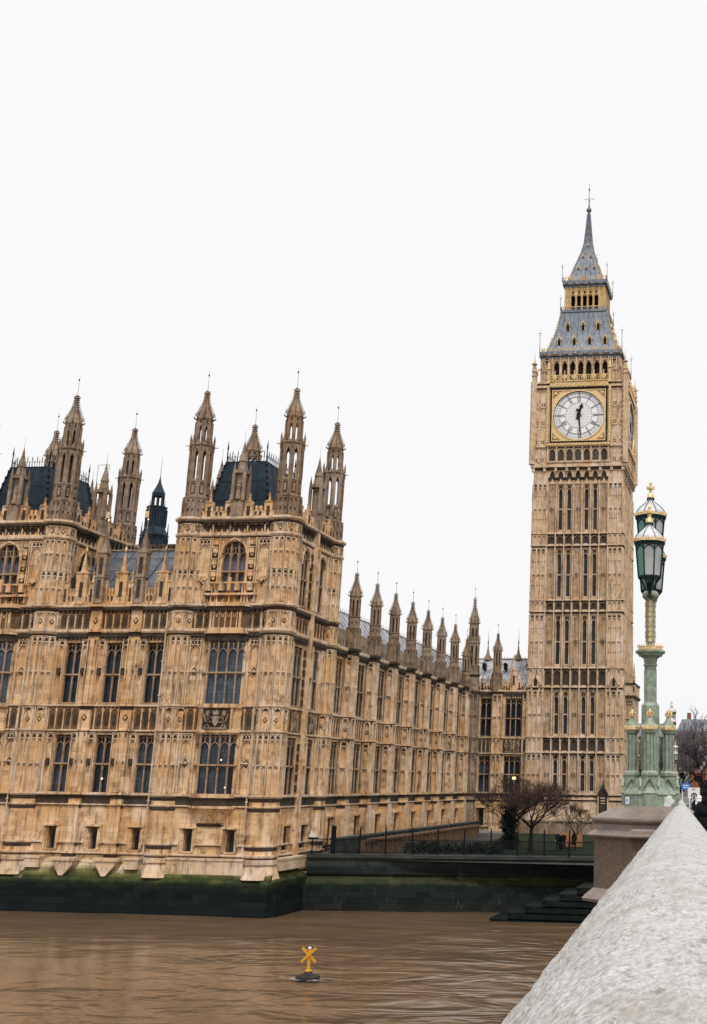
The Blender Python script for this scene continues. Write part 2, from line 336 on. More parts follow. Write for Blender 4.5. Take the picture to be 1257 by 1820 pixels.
def tag(o, label, cat, group=None, kind=None):
    if label: o['label'] = label
    if cat: o['category'] = cat
    if group: o['group'] = group
    if kind: o['kind'] = kind
    return o
def thing(name, label, cat, loc, group=None):
    o = bpy.data.objects.new(name, None); COL.objects.link(o); o.location = loc; o.empty_display_size = .5
    return tag(o, label, cat, group)
def struct(o): o['kind'] = 'structure'; return o
def copy_tree(o, parent=None):
    c = o.copy(); COL.objects.link(c)
    if parent is not None: c.parent = parent
    for ch in [x for x in bpy.data.objects if x.parent == o and x != c]: copy_tree(ch, c)
    return c
def kids(o): return [x for x in bpy.data.objects if x.parent == o]

TRIM = 4
WALL = ['stone', 'stone_dark', 'frieze', 'stone_grey', 'stone_trim']
# ------------------------------------------------------------------ gothic vocabulary (a along the wall, d outward, z up)
def lancet(mb, a0, a1, z, h, w, d0, d1):           # pointed arch head of bars, springing at z
    c = (a0+a1)/2; q = (a1-a0)/2
    L = [(a0, z), (a0+q*.12, z+h*.5), (a0+q*.45, z+h*.82), (c, z+h)]
    for p, r in zip(L, L[1:]):
        mb.bar(p, r, w, d0, d1); mb.bar((2*c-p[0], p[1]), (2*c-r[0], r[1]), w, d0, d1)
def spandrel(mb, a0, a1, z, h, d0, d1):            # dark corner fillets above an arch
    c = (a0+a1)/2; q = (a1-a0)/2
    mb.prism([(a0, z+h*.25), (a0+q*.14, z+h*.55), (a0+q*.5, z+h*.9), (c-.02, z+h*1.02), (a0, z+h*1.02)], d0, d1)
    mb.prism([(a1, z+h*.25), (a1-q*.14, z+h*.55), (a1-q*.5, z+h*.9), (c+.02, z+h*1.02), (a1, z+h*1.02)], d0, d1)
def panel(mb, a0, a1, z0, z1, dark=1, rib=.085, dp=.2, mid=True, d=0):
    if z1-z0 > 3 and dark:                               # cusped tracery strip over the arch head
        mb.m = mb.trim; mb.box(a0, a0+rib, z1-.5, z1, d, d+dp); mb.box(a1-rib, a1, z1-.5, z1, d, d+dp); mb.m = dark; mb.box(a0+rib, a1-rib, z1-.5, z1-.04, d, d+.03)  # dark backing paints the shade between the ribs
        w = a1-a0-2*rib; n = max(1, int(w/.3)); mb.m = mb.trim
        for i in range(n): lancet(mb, a0+rib+i*w/n, a0+rib+(i+1)*w/n, z1-.42, .3, .05, d, d+dp*.8)
        mb.box(a0+rib, a1-rib, z1-.06, z1, d, d+dp*.9); z1 -= .5
    """blind tracery panel: two ribs, cusped head, spandrels darkened with soot and painted shade, a little cusped crossing halfway"""
    mb.m = mb.trim  # paler rib colour carries a painted highlight
    mb.box(a0, a0+rib, z0, z1, d, d+dp); mb.box(a1-rib, a1, z0, z1, d, d+dp)
    w = a1-a0-2*rib; h = min(w*.9, .6)
    lancet(mb, a0+rib, a1-rib, z1-h, h, rib*.8, d, d+dp*.8)
    mb.box(a0+rib, a1-rib, z1-.05, z1+.03, d, d+dp*.9)
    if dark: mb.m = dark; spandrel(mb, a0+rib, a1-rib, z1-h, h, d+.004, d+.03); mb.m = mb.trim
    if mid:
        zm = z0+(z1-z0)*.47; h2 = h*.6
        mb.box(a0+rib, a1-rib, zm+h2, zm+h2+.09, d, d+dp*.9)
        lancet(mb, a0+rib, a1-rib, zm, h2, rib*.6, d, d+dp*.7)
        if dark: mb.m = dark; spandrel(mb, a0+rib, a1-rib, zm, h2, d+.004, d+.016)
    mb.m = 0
def quatre(mb, a, z, r, d, dark=1):                # small lozenge boss
    mb.m = dark; mb.prism([(a-r, z), (a, z-r*1.25), (a+r, z), (a, z+r*1.25)], d+.004, d+.03)
    mb.m = 0; q = r*.55; mb.prism([(a-q, z), (a, z-q*1.2), (a+q, z), (a, z+q*1.2)], d+.03, d+.07)
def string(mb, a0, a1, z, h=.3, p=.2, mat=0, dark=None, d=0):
    m = mb.m; mb.m = mat or TRIM  # pale upper members carry the light caught by the string tops
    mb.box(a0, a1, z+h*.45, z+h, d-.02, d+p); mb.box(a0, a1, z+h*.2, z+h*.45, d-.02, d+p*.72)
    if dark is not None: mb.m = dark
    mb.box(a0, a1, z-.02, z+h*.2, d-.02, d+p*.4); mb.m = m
def corbels(mb, a0, a1, z0, z1, p, step=.45, mat=1, d=0):
    m = mb.m; mb.m = mat; n = max(1, int(round((a1-a0)/step)))
    mb.box(a0, a1, z0+(z1-z0)*.55, z1, d, d+p*.75)
    for i in range(n):
        a = a0+(i+.5)*(a1-a0)/n; mb.box(a-.1, a+.1, z0, z0+(z1-z0)*.55, d, d+p*.6)
    mb.m = m
def frieze(mb, a0, a1, z0, z1, step=.7, base=2, dark=1, d=0, ribs=True):
    mb.m = base; mb.box(a0, a1, z0, z1, d, d+.03)
    n = max(1, int(round((a1-a0)/step))); w = (a1-a0)/n
    for i in range(n):
        a = a0+i*w
        if ribs: mb.m = 0; mb.box(a-.045, a+.045, z0, z1, d+.03, d+.13)
        mb.m = 0; lancet(mb, a+.06, a+w-.06, z1-w*.5, w*.4, .05, d+.03, d+.09)
        if z1-z0 > .9: mb.m = dark; mb.prism([(a+w*.25, z0+.25*(z1-z0)), (a+w*.5, z0+.12*(z1-z0)), (a+w*.75, z0+.25*(z1-z0)), (a+w*.75, z0+.6*(z1-z0)), (a+w*.5, z0+.75*(z1-z0)), (a+w*.25, z0+.6*(z1-z0))], d+.034, d+.05)
    mb.m = 0
GR = random.Random(12)
MAT['tower_glass'] = glass_mat('dusty_tower_glass', (.055, .06, .065), (.035, .04, .045))
MAT['glass_pale'] = glass_mat('paler_window_glass', (.07, .095, .12), (.03, .045, .065))
def window(th, a0, a1, z0, z1, nl, trans, fr, glass='glass', th_d=.5, mull=.13, arch=False, md=None, stone='stone_mullion', name='window'):
    """stone frame with mullions, transoms and cusped heads; the pane is its own mesh"""
    mb = MB(); mb.fr(*fr); d0, d1 = -th_d+.04, -.13
    if md: d1 = d0+md
    w = (a1-a0)/nl; H = z1-z0
    hh = min(w*1.1, 1.0)
    top = z1
    if arch:
        c = (a0+a1)/2; R = (a1-a0)/2; sp = z1-R*1.05
        P = [(a0, sp)]+[(c-R*math.cos(t)*(1), sp+R*1.02*math.sin(t)**.9) for t in [PI/2*k/7 for k in range(1, 8)]]
        P2 = [(2*c-a, z) for a, z in reversed(P[:-1])]
        L = P+P2
        for p, q in zip(L, L[1:]): mb.bar(p, q, .2, -.3, .1)
        half = L[:8]; mb.prism([(a0-.0, z1+.02)]+half+[(c, z1+.02)], -th_d+.02, .0); mb.prism([(a1, z1+.02)]+[(2*c-a, z) for a, z in half]+[(c, z1+.02)], -th_d+.02, 0)
        top = sp+.1
    for i in range(nl+1):
        a = a0+i*w; ww = mull if 0 < i < nl else mull*.8
        zz = z1 if not arch else (z1-.25 if 0 < i < nl else top)
        mb.box(a-ww/2 if i else a, a+ww/2 if i < nl else a, z0, zz, d0, d1+.05)
    for t in trans:
        mb.box(a0, a1, t, t+.14, d0, d1+.09)
    for i in range(nl):
        b0, b1 = a0+i*w+mull/2, a0+(i+1)*w-mull/2
        zt = top-hh*(.35 if arch else 1)-.05
        mb.m = 0; lancet(mb, b0, b1, zt-.3, hh*.7, .05, d0+.01, d1-.02)
        if not arch or 0 < i < nl-1 or True:
            lancet(mb, b0, (b0+b1)/2, zt+hh*.5, hh*.4, .035, d0+.01, d1-.03); lancet(mb, (b0+b1)/2, b1, zt+hh*.5, hh*.4, .035, d0+.01, d1-.03)
            mb.box((b0+b1)/2-.022, (b0+b1)/2+.022, zt+hh*.38, min(zt+hh*.95, z1), d0+.01, d1-.03)
        for t in trans: lancet(mb, b0, b1, t-hh*.4, hh*.4, .04, d0+.01, d1-.03)
    mb.box(a0, a1, z0-.12, z0+.02, d0, .12)
    f = mb.build(name, [stone], th)
    g = MB(); g.fr(*fr); g.box(a0, a1, z0, z1, -th_d-.05, -th_d); g.build('pane', [glass if glass != 'glass' else GR.choice(['glass', 'glass', 'glass', 'glass_pale'])], f)
    return f

def facets(cx, cy, r, n=8, z=0):
    """frames of the n flat sides of a regular polygon prism with apothem r; u runs left to right seen from outside"""
    for k in range(n):
        t = 2*PI*k/n; nx, ny = math.cos(t), math.sin(t)
        yield k, (cx+nx*r, cy+ny*r, z), (-ny, nx), (nx, ny)
def oct_panels(mb, cx, cy, ap, z0, z1, rib=.09, dark=1, n=8, mid=True, skip=(), split=False):
    hw = ap*math.tan(PI/n)
    for k, o, u, nn in facets(cx, cy, ap, n):
        if k in skip: continue
        mb.fr(o, u, nn)
        if split:
            panel(mb, -hw, 0, z0, z1, dark, rib*.75, .14, mid); panel(mb, 0, hw, z0, z1, dark, rib*.75, .14, mid)
        else: panel(mb, -hw, hw, z0, z1, dark, rib, .13, mid)
    mb.fr()
def oct_band(mb, cx, cy, ap, z0, z1, p, mat=0):
    m = mb.m; mb.m = mat; mb.fr(); R = 1/math.cos(PI/8)
    mb.ng(cx, -cy, (ap+p*.5)*R, (ap+p)*R, z0, z0+(z1-z0)*.45); mb.ng(cx, -cy, (ap+p)*R, (ap+p)*R, z0+(z1-z0)*.45, z1); mb.m = m

def pinnacle_cap(th, cx, cy, ap, z0, z1, ztip, mat='stone_grey', vane=True, name='spire', n=8, crockets=True, bulge=1.08):
    """ogee stone cap with crockets, finial and a thin rod"""
    mb = MB(); R = 1/math.cos(PI/n); H = z1-z0
    prof = [(ap*R*1.0, z0-.12), (ap*R*1.08, z0+.05), (ap*R*.98, z0+.12), (ap*R*.95, z0+.09*H+.08), (ap*R*.84, z0+.20*H), (ap*R*.62, z0+.32*H), (ap*R*.44, z0+.43*H), (ap*R*.27, z0+.55*H), (ap*R*.17, z0+.70*H), (ap*R*.11, z0+.84*H), (ap*.26, z0+.85*H), (ap*.26, z0+.865*H), (ap*.09, z0+.88*H), (ap*.10, z0+.94*H), (.012, z1)]
    mb.lathe(cx, -cy, prof, n)
    if crockets:
        for k in range(n):
            t = PI/n+2*PI*k/n
            for j, (r, z) in enumerate(prof[1:10]):
                if j == 1: continue
                for rr, zz in ((r, z), ((prof[j+2][0]+r)/2, (prof[j+2][1]+z)/2)):
                    s = ap*.13+.02; x, y = cx+rr*math.cos(t), cy-rr*math.sin(t)
                    ox, oy = math.cos(t)*s, -math.sin(t)*s
                    mb.tube([(x-ox*.3, y-oy*.3, zz-s*.3), (x+ox*1.1, y+oy*1.1, zz+s*.3), (x+ox*1.4, y+oy*1.4, zz+s*1.5)], [s*.5, s*.45, s*.15], 4)
        for k in range(4):
            t = PI/2*k; q = ap*.34
            mb.tube([(cx, cy, z0+.92*H), (cx+math.cos(t)*q, cy+math.sin(t)*q, z0+.925*H)], [ap*.09, ap*.07], 4)
    o = mb.build(name, [mat], th)
    if vane:
        v = MB(); v.tube([(cx, cy, z1-.05), (cx, cy, ztip)], [.022, .010], 4)
        v.wbox(cx-.10, cx+.05, cy-.004, cy+.004, z1+(ztip-z1)*.7, z1+(ztip-z1)*.8); v.build('vane', ['iron'], o)
    return o

# ================================================================== PALACE
K = 1.006
Z = dict(base=-8.0, s1=-6.5, s2=-5.62, f0=-2.45, sill=-1.62, lt=3.62, b0=3.85, b1=6.0, sill2=6.42, ut=11.75, c0=12.5, c1=14.45, cor=15.15)
XT1, XT2, YF, YB, TR = -51.75, -42.85, 101.3, 112.3, 1.22   # corner turret axes and apothem
WP = .62                                                  # wall plane stands this far in front of the turret axis

def storeys(mb, a0, a1, d=0, z_lo=None, fz=.75, upto=15.3, gaps=()):
    """all horizontal mouldings and carved bands between a0 and a1"""
    lo = Z['s1'] if z_lo is None else z_lo
    if lo <= Z['s1']:
        string(mb, a0, a1, Z['s1'], .26, .22, 0, 1, d); e = [a0]+[v for g in gaps for v in (g-.72, g+.72)]+[a1]
        for q in range(0, len(e), 2): string(mb, e[q], e[q+1], Z['s2'], .2, .16, 0, 1, d)
    if lo < -2:
        string(mb, a0, a1, Z['f0'], .18, .14, 0, 1, d)
        mb.m = 1; mb.box(a0, a1, Z['f0']+.18, Z['sill'], d, d+.02); mb.m = 0
        string(mb, a0, a1, Z['sill'], .3, .26, 0, 1, d)
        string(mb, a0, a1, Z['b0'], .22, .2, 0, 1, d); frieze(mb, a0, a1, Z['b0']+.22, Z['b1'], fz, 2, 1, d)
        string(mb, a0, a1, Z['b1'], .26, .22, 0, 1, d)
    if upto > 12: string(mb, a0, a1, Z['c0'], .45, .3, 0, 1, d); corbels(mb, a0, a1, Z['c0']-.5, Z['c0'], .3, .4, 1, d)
    if upto > 15:
        frieze(mb, a0, a1, Z['c0']+.45, Z['c1'], fz, 2, 1, d)
        string(mb, a0, a1, Z['cor']-.3, .3, .38, 0, 1, d); corbels(mb, a0, a1, Z['c1'], Z['cor']-.3, .45, .42, 1, d)

def turret_shaft(mb, cx, cy, ap, z_lo, z_hi, skip=()):
    """octagonal stair turret: panelled storeys and wrapped mouldings"""
    R = 1/math.cos(PI/8)
    mb.fr(); mb.m = 0; mb.ng(cx, -cy, ap*R, ap*R, z_lo, z_hi)
    for z0, z1 in ((Z['sill']+.35, Z['b0']-.05), (Z['b1']+.3, Z['c0']-.2), (15.25, 18.3), (18.35, 21.15)):
        if z0 >= z_lo-.1 and z1 <= z_hi+.1: oct_panels(mb, cx, cy, ap, z0, z1, split=True, skip=skip)
    for z0, z1 in ((Z['b0']+.25, Z['b1']-.02), (Z['c0']+.47, Z['c1']), (21.7, 22.45)):
        if z0 >= z_lo-.1 and z1 <= z_hi+.1:
            oct_panels(mb, cx, cy, ap, z0, z1, mid=False, skip=skip)
            hw = ap*math.tan(PI/8)
            for k, o, u, n in facets(cx, cy, ap, 8):
                mb.fr(o, u, n); quatre(mb, 0, (z0+z1)/2-.1, .2, 0)
            mb.fr()
    for z, h, p in ((Z['s1'], .26, .22), (Z['s2'], .2, .14), (Z['f0'], .18, .12), (Z['sill'], .3, .22), (Z['b0'], .22, .18), (Z['b1'], .26, .2), (Z['c0'], .45, .28), (Z['cor']-.3, .3, .36), (21.25, .35, .22), (22.72, .35, .36)):
        if z >= z_lo-.1 and z+h <= z_hi+.3:
            oct_band(mb, cx, cy, ap, z, z+h, p, 4); oct_band(mb, cx, cy, ap, z-.28, z, p*.35, 1)
    mb.m = 0; mb.fr()
def turret_top(th, cx, cy, ap, z0, tip=35.75, name='turret', open_mat='void', mat='stone_grey'):
    """lantern stages of the big octagonal turrets: panelled drum, tall open slots, crown, upper slots, ogee cap"""
    mb = MB(); R = 1/math.cos(PI/8); a1, a2, a3 = ap*.87, ap*.77, ap*.575
    mb.ng(cx, -cy, a1*R, a1*R, z0, z0+1.9); oct_panels(mb, cx, cy, a1, z0+.05, z0+.9, dark=1, mid=False, split=True); oct_panels(mb, cx, cy, a1, z0+.95, z0+1.75, dark=1, mid=False, split=True)
    oct_band(mb, cx, cy, a1, z0+1.8, z0+2.0, .1)
    z = z0+2.0; mb.ng(cx, -cy, a2*R, a2*R, z, z+1.6)
    for k, o, u, n in facets(cx, cy, a2, 8):
        mb.fr(o, u, n); mb.m = 1; mb.box(-.2, .2, z+.25, z+1.3, .003, .02); mb.m = 0; mb.box(-.12, .12, z+.35, z+1.1, .02, .1); mb.box(-.38, .38, z+1.45, z+1.62, 0, .06); mb.box(-.34, -.25, z, z+1.5, 0, .08); mb.box(.25, .34, z, z+1.5, 0, .08)
    mb.fr()
    def slots(ap_, z_, h):
        hw = ap_*math.tan(PI/8)
        mb.m = 2; mb.ng(cx, -cy, ap_*.38, ap_*.38, z_, z_+h) if False else None
        mb.m = 0
        for k, o, u, n in facets(cx, cy, ap_, 8):
            mb.fr(o, u, n)
            mb.box(-hw-.02, -hw*.4, z_, z_+h, -.16, .0); mb.box(hw*.4, hw+.02, z_, z_+h, -.16, .0)
            mb.box(-hw-.04, -hw+.07, z_, z_+h+.25, 0, .07); mb.box(hw-.07, hw+.04, z_, z_+h+.25, 0, .07)
            mb.prism([(-hw*.46, z_+h-.5), (-hw*.46, z_+h+.03), (-.0, z_+h+.03), (0, z_+h-.02), (-hw*.2, z_+h-.22)], -.15, -.01)
            mb.prism([(hw*.46, z_+h-.5), (hw*.46, z_+h+.03), (0, z_+h+.03), (0, z_+h-.02), (hw*.2, z_+h-.22)], -.15, -.01)
        mb.fr()
    z += 1.6; slots(a2, z, 3.0); z += 3.0
    mb.ng(cx, -cy, a2*R, a2*R*1.02, z, z+.35); oct_band(mb, cx, cy, a2, z+.3, z+.5, .12)
    for k in range(8):
        t = PI/8+PI/4*k; x, y = cx+a2*R*1.04*math.cos(t), cy+a2*R*1.04*math.sin(t)
        mb.wbox(x-.07, x+.07, y-.07, y+.07, z-.1, z+1.0); mb.ng(x, -y, .12, .01, z+1.0, z+1.55, 4)
        mb.tube([(x, y, z+.35), (x+.4*math.cos(t), y+.4*math.sin(t), z+.38)], [.06, .03], 4)
        x2, y2 = cx+a2*math.cos(t-PI/8), cy+a2*math.sin(t-PI/8); mb.ng(x2, -y2, .16, .01, z+.5, z+1.0, 4)
    z += .35; mb.ng(cx, -cy, a3*R, a3*R, z, z+.35); z += .35
    slots(a3, z, 1.75); z += 1.75
    mb.ng(cx, -cy, a3*R, a3*R, z, z+.6)
    mb.m = 1
    for k, o, u, n in facets(cx, cy, a3, 8): mb.fr(o, u, n); mb.box(-.09, .09, z+.12, z+.38, .002, .02)
    mb.fr(); mb.m = 0; z += .55
    t = mb.build(name, [mat, 'stone_dark', 'void'], th)
    pinnacle_cap(t, cx, cy, a3*1.03, z, tip, tip+1.9, mat)
    return t

def merlons(mb, a0, a1, z, h=1.9, unit=2.0, d=0, th=.35, sp=True):
    """pierced Tudor parapet: solid foot, stepped merlons, gabled niche merlons"""
    n = max(1, int(round((a1-a0)/unit))); w = (a1-a0)/n
    mb.m = 0; mb.box(a0, a1, z, z+h*.42, d-th, d)
    for i in range(n):
        a = a0+i*w; c = a+w/2
        for x in (a+.02, a+w*.27, a+w*.73-.0, a+w-.09): mb.box(x, x+.07, z, z+h*.42, d, d+.06)
        mb.box(a+w*.30, a+w*.70, z+h*.42, z+h*1.0, d-th, d+.03)
        mb.box(a+w*.34, a+w*.66, z+h*1.0, z+h*1.06, d-th-.05, d+.1)
        mb.m = 1; mb.box(a+w*.42, a+w*.58, z+h*.12, z+h*.72, d+.032, d+.045); mb.m = 0
        mb.ng(*( (c, d-th/2) ), .16, .02, z+h*1.06, z+h*1.62, 4, cap=True)
        mb.box(c-.1, c+.1, z+h*1.42, z+h*1.46, d-th/2-.1, d-th/2+.1)
        for s in (a+w*.06, a+w*.84): mb.box(s, s+w*.1, z+h*.42, z+h*.74, d-th, d)
        mb.m = 1
        for s in (a+w*.11, a+w*.89): mb.prism([(s-.13, z+h*.2), (s, z+h*.1), (s+.13, z+h*.2), (s+.13, z+h*.33), (s, z+h*.4), (s-.13, z+h*.33)], d+.004, d+.02)
        mb.m = 0

def spike(mb, x, y, z0, w, zs, zt, gold=False):
    """square panelled pinnacle with spirelet"""
    mb.fr(); mb.m = 0; mb.wbox(x-w, x+w, y-w, y+w, z0, zs)
    for z in (z0+(zs-z0)*.5, zs-.1): mb.wbox(x-w*1.15, x+w*1.15, y-w*1.15, y+w*1.15, z, z+.12)
    mb.m = 1; mb.wbox(x-w*.45, x+w*.45, y-w-.012, y-w+.002, z0+.4, z0+(zs-z0)*.5-.2); mb.wbox(x-w*.45, x+w*.45, y-w-.012, y-w+.002, z0+(zs-z0)*.5+.3, zs-.5); mb.m = 0
    mb.ng(x, -y, w*1.35, w*1.0, zs, zs+.35, 4); mb.ng(x, -y, w*1.0, .03, zs+.35, zt, 4)
    for j in range(1, 6):
        q = w*(1-j/6.2); zz = zs+.35+(zt-zs-.35)*j/6.2
        for dx, dy in ((1, 1), (1, -1), (-1, 1), (-1, -1)): mb.wbox(x+dx*q*.62-.04, x+dx*q*.62+.04, y+dy*q*.62-.04, y+dy*q*.62+.04, zz, zz+.1)

def cresting(mb, p, q, z, h=.75, step=.28):
    L = math.dist(p, q); n = max(2, int(L/step)); mb.fr()
    mb.tube([(*p, z), (*q, z)], .035, 4); mb.tube([(*p, z+h*.42), (*q, z+h*.42)], .018, 4)
    for i in range(n+1):
        t = i/n; x, y = p[0]+(q[0]-p[0])*t, p[1]+(q[1]-p[1])*t; k = 1.0 if i % 2 == 0 else .62
        mb.tube([(x, y, z), (x, y, z+h*k*.75), (x, y, z+h*k)], [.022, .045, .006], 4)
        if i % 2 == 0:
            ux, uy = (q[0]-p[0])/L*.07, (q[1]-p[1])/L*.07; mb.tube([(x-ux, y-uy, z+h*.72), (x+ux, y+uy, z+h*.72)], .018, 4)

def steep_roof(th, x0, x1, y0, y1, z0, z1, inset, mat='slate'):
    mb = MB()
    P0 = [(x0, y0), (x1, y0), (x1, y1), (x0, y1)]; P1 = [(x0+inset, y0+inset), (x1-inset, y0+inset), (x1-inset, y1-inset), (x0+inset, y1-inset)]
    mb.hprism([(x, -y) for x, y in P0], [(x, -y) for x, y in P1], z0, z1)
    for k in range(4):                                       # rolls on hips and between sheets
        a, b = P0[k], P1[k]; mb.tube([(*a, z0), (*b, z1)], .13, 5)
        a2, b2 = P0[(k+1) % 4], P1[(k+1) % 4]
        for j in range(1, 5):
            t = j/5; mb.tube([(a[0]+(a2[0]-a[0])*t, a[1]+(a2[1]-a[1])*t, z0), (b[0]+(b2[0]-b[0])*t, b[1]+(b2[1]-b[1])*t, z1)], .05, 4)
        for zz in (.33, .66):
            pa = [a[i]+(b[i]-a[i])*zz for i in (0, 1)]; pb = [a2[i]+(b2[i]-a2[i])*zz for i in (0, 1)]
            mb.tube([(*pa, z0+(z1-z0)*zz), (*pb, z0+(z1-z0)*zz)], .035, 4)
    r = mb.build('roof', [mat], th)
    c = MB()
    for k in range(4): cresting(c, P1[k], P1[(k+1) % 4], z1+.03, 1.15, .26)
    for p in P1: c.tube([(*p, z1), (*p, z1+1.2), (*p, z1+1.3), (*p, z1+2.1)], [.07, .05, .09, .01], 5)
    # dark crocketed hips
    for k in range(4):
        a, b = P0[k], P1[k]
        for j in range(9):
            t = j/9; x, y, z = a[0]+(b[0]-a[0])*t, a[1]+(b[1]-a[1])*t, z0+(z1-z0)*t; c.wbox(x-.09, x+.09, y-.09, y+.09, z, z+.35)
        c.tube([(*a, z0), (*b, z1)], .06, 4)
    c.build('cresting', ['iron'], r)
    return r

def small_window(th, a, z0, z1, w, fr, name='window'):
    mb = MB(); mb.fr(*fr); pl = name != 'window'
    for s in (-1, 1):
        mb.m = 0; mb.box(a+s*(w/2+.2)-.1, a+s*(w/2+.2)+.1, z0-.05, z1+.1, -.02, .12 if not pl else .03); mb.m = 2
        if not pl: mb.prism([(a+s*w/2, z0), (a+s*w*.28, z0), (a+s*w*.28, z1-.75), (a+s*w*.2, z1-.4), (a, z1-.12), (a, z1), (a+s*w/2, z1)], -.5, -.4)
    mb.m = 0; mb.box(a-w/2-.42, a+w/2+.42, z1+.12, z1+.3, -.02, .24); mb.m = 1; mb.box(a-w/2-.38, a+w/2+.38, z1+.02, z1+.12, -.02, .12); mb.m = 0
    mb.box(a-w/2-.42, a-w/2-.28, z0+.43, z1+.12, -.02, .2); mb.box(a+w/2+.28, a+w/2+.42, z0+.43, z1+.12, -.02, .2)
    mb.box(a-w/2-.1, a+w/2+.1, z0-.14, z0, -.4, .14)
    f = mb.build(name, ['stone', 'stone_dark', 'frieze'], th)
    g = MB(); g.fr(*fr); g.box(a-w/2, a+w/2, z0, z1, -.55 if not pl else -.2, -.5 if not pl else -.12); g.build('pane', ['glass'], f); return f

def shield(mb, a, z, d, r=.28):
    mb.m = 0; mb.prism([(a-r, z+r), (a+r, z+r), (a+r, z-r*.2), (a, z-r*1.1), (a-r, z-r*.2)], d, d+.2)
    mb.m = 1; mb.prism([(a-r*.6, z-r*.7), (a+r*.6, z-r*.7), (a+r*.2, z-r*1.9), (a-r*.2, z-r*1.9)], d, d+.14); mb.m = 0
    for s in (-1, 1): mb.prism([(a+s*r*.9, z+r*.6), (a+s*r*1.7, z+r*.2), (a+s*r*1.2, z-r*.7), (a+s*r*.8, z-r*.3)], d, d+.15)
def statue(mb, x, y, z, h, n=(0, -1), mat=0):
    mb.m = mat; mb.fr(); r = h*.13
    mb.lathe(x, -y, [(r*1.2, z), (r*.95, z+h*.3), (r*.75, z+h*.5), (r*1.05, z+h*.76), (r*.45, z+h*.83), (r*.35, z+h*.85), (r*.5, z+h*.92), (r*.3, z+h), (.01, z+h*1.04)], 8)
    mb.m = 0

def coat_of_arms(mb, a, z0, z1, d):
    """royal arms between lion and unicorn, as a lumpy relief"""
    h = z1-z0; mb.m = 1; mb.box(a-1.25, a+1.25, z0, z1, d, d+.03); mb.m = 3
    mb.prism([(a-.3, z0+h*.62), (a+.3, z0+h*.62), (a+.3, z0+h*.35), (a, z0+h*.12), (a-.3, z0+h*.35)], d+.03, d+.2)
    mb.prism([(a-.22, z0+h*.68), (a+.22, z0+h*.68), (a+.3, z0+h*.86), (a+.12, z0+h*.8), (a, z0+h*.92), (a-.12, z0+h*.8), (a-.3, z0+h*.86)], d+.03, d+.22)
    for s in (-1, 1):
        q = lambda *p: [(a+s*x, z0+h*y) for x, y in p]
        for bar in (((.95, .08), (.62, .38)), ((.62, .38), (.78, .66)), ((.75, .6), (.36, .52)), ((.7, .42), (.4, .3)), ((.8, .3), (.55, .1)), ((.9, .35), (1.12, .7))): mb.bar(*q(*bar), .12, d+.03, d+.2)
        mb.prism(q((.62, .62), (.9, .66), (.86, .86), (.66, .88), (.56, .76)), d+.03, d+.24)
    mb.box(a-1.0, a+1.0, z0+.02, z0+h*.08, d+.03, d+.22); mb.m = 0

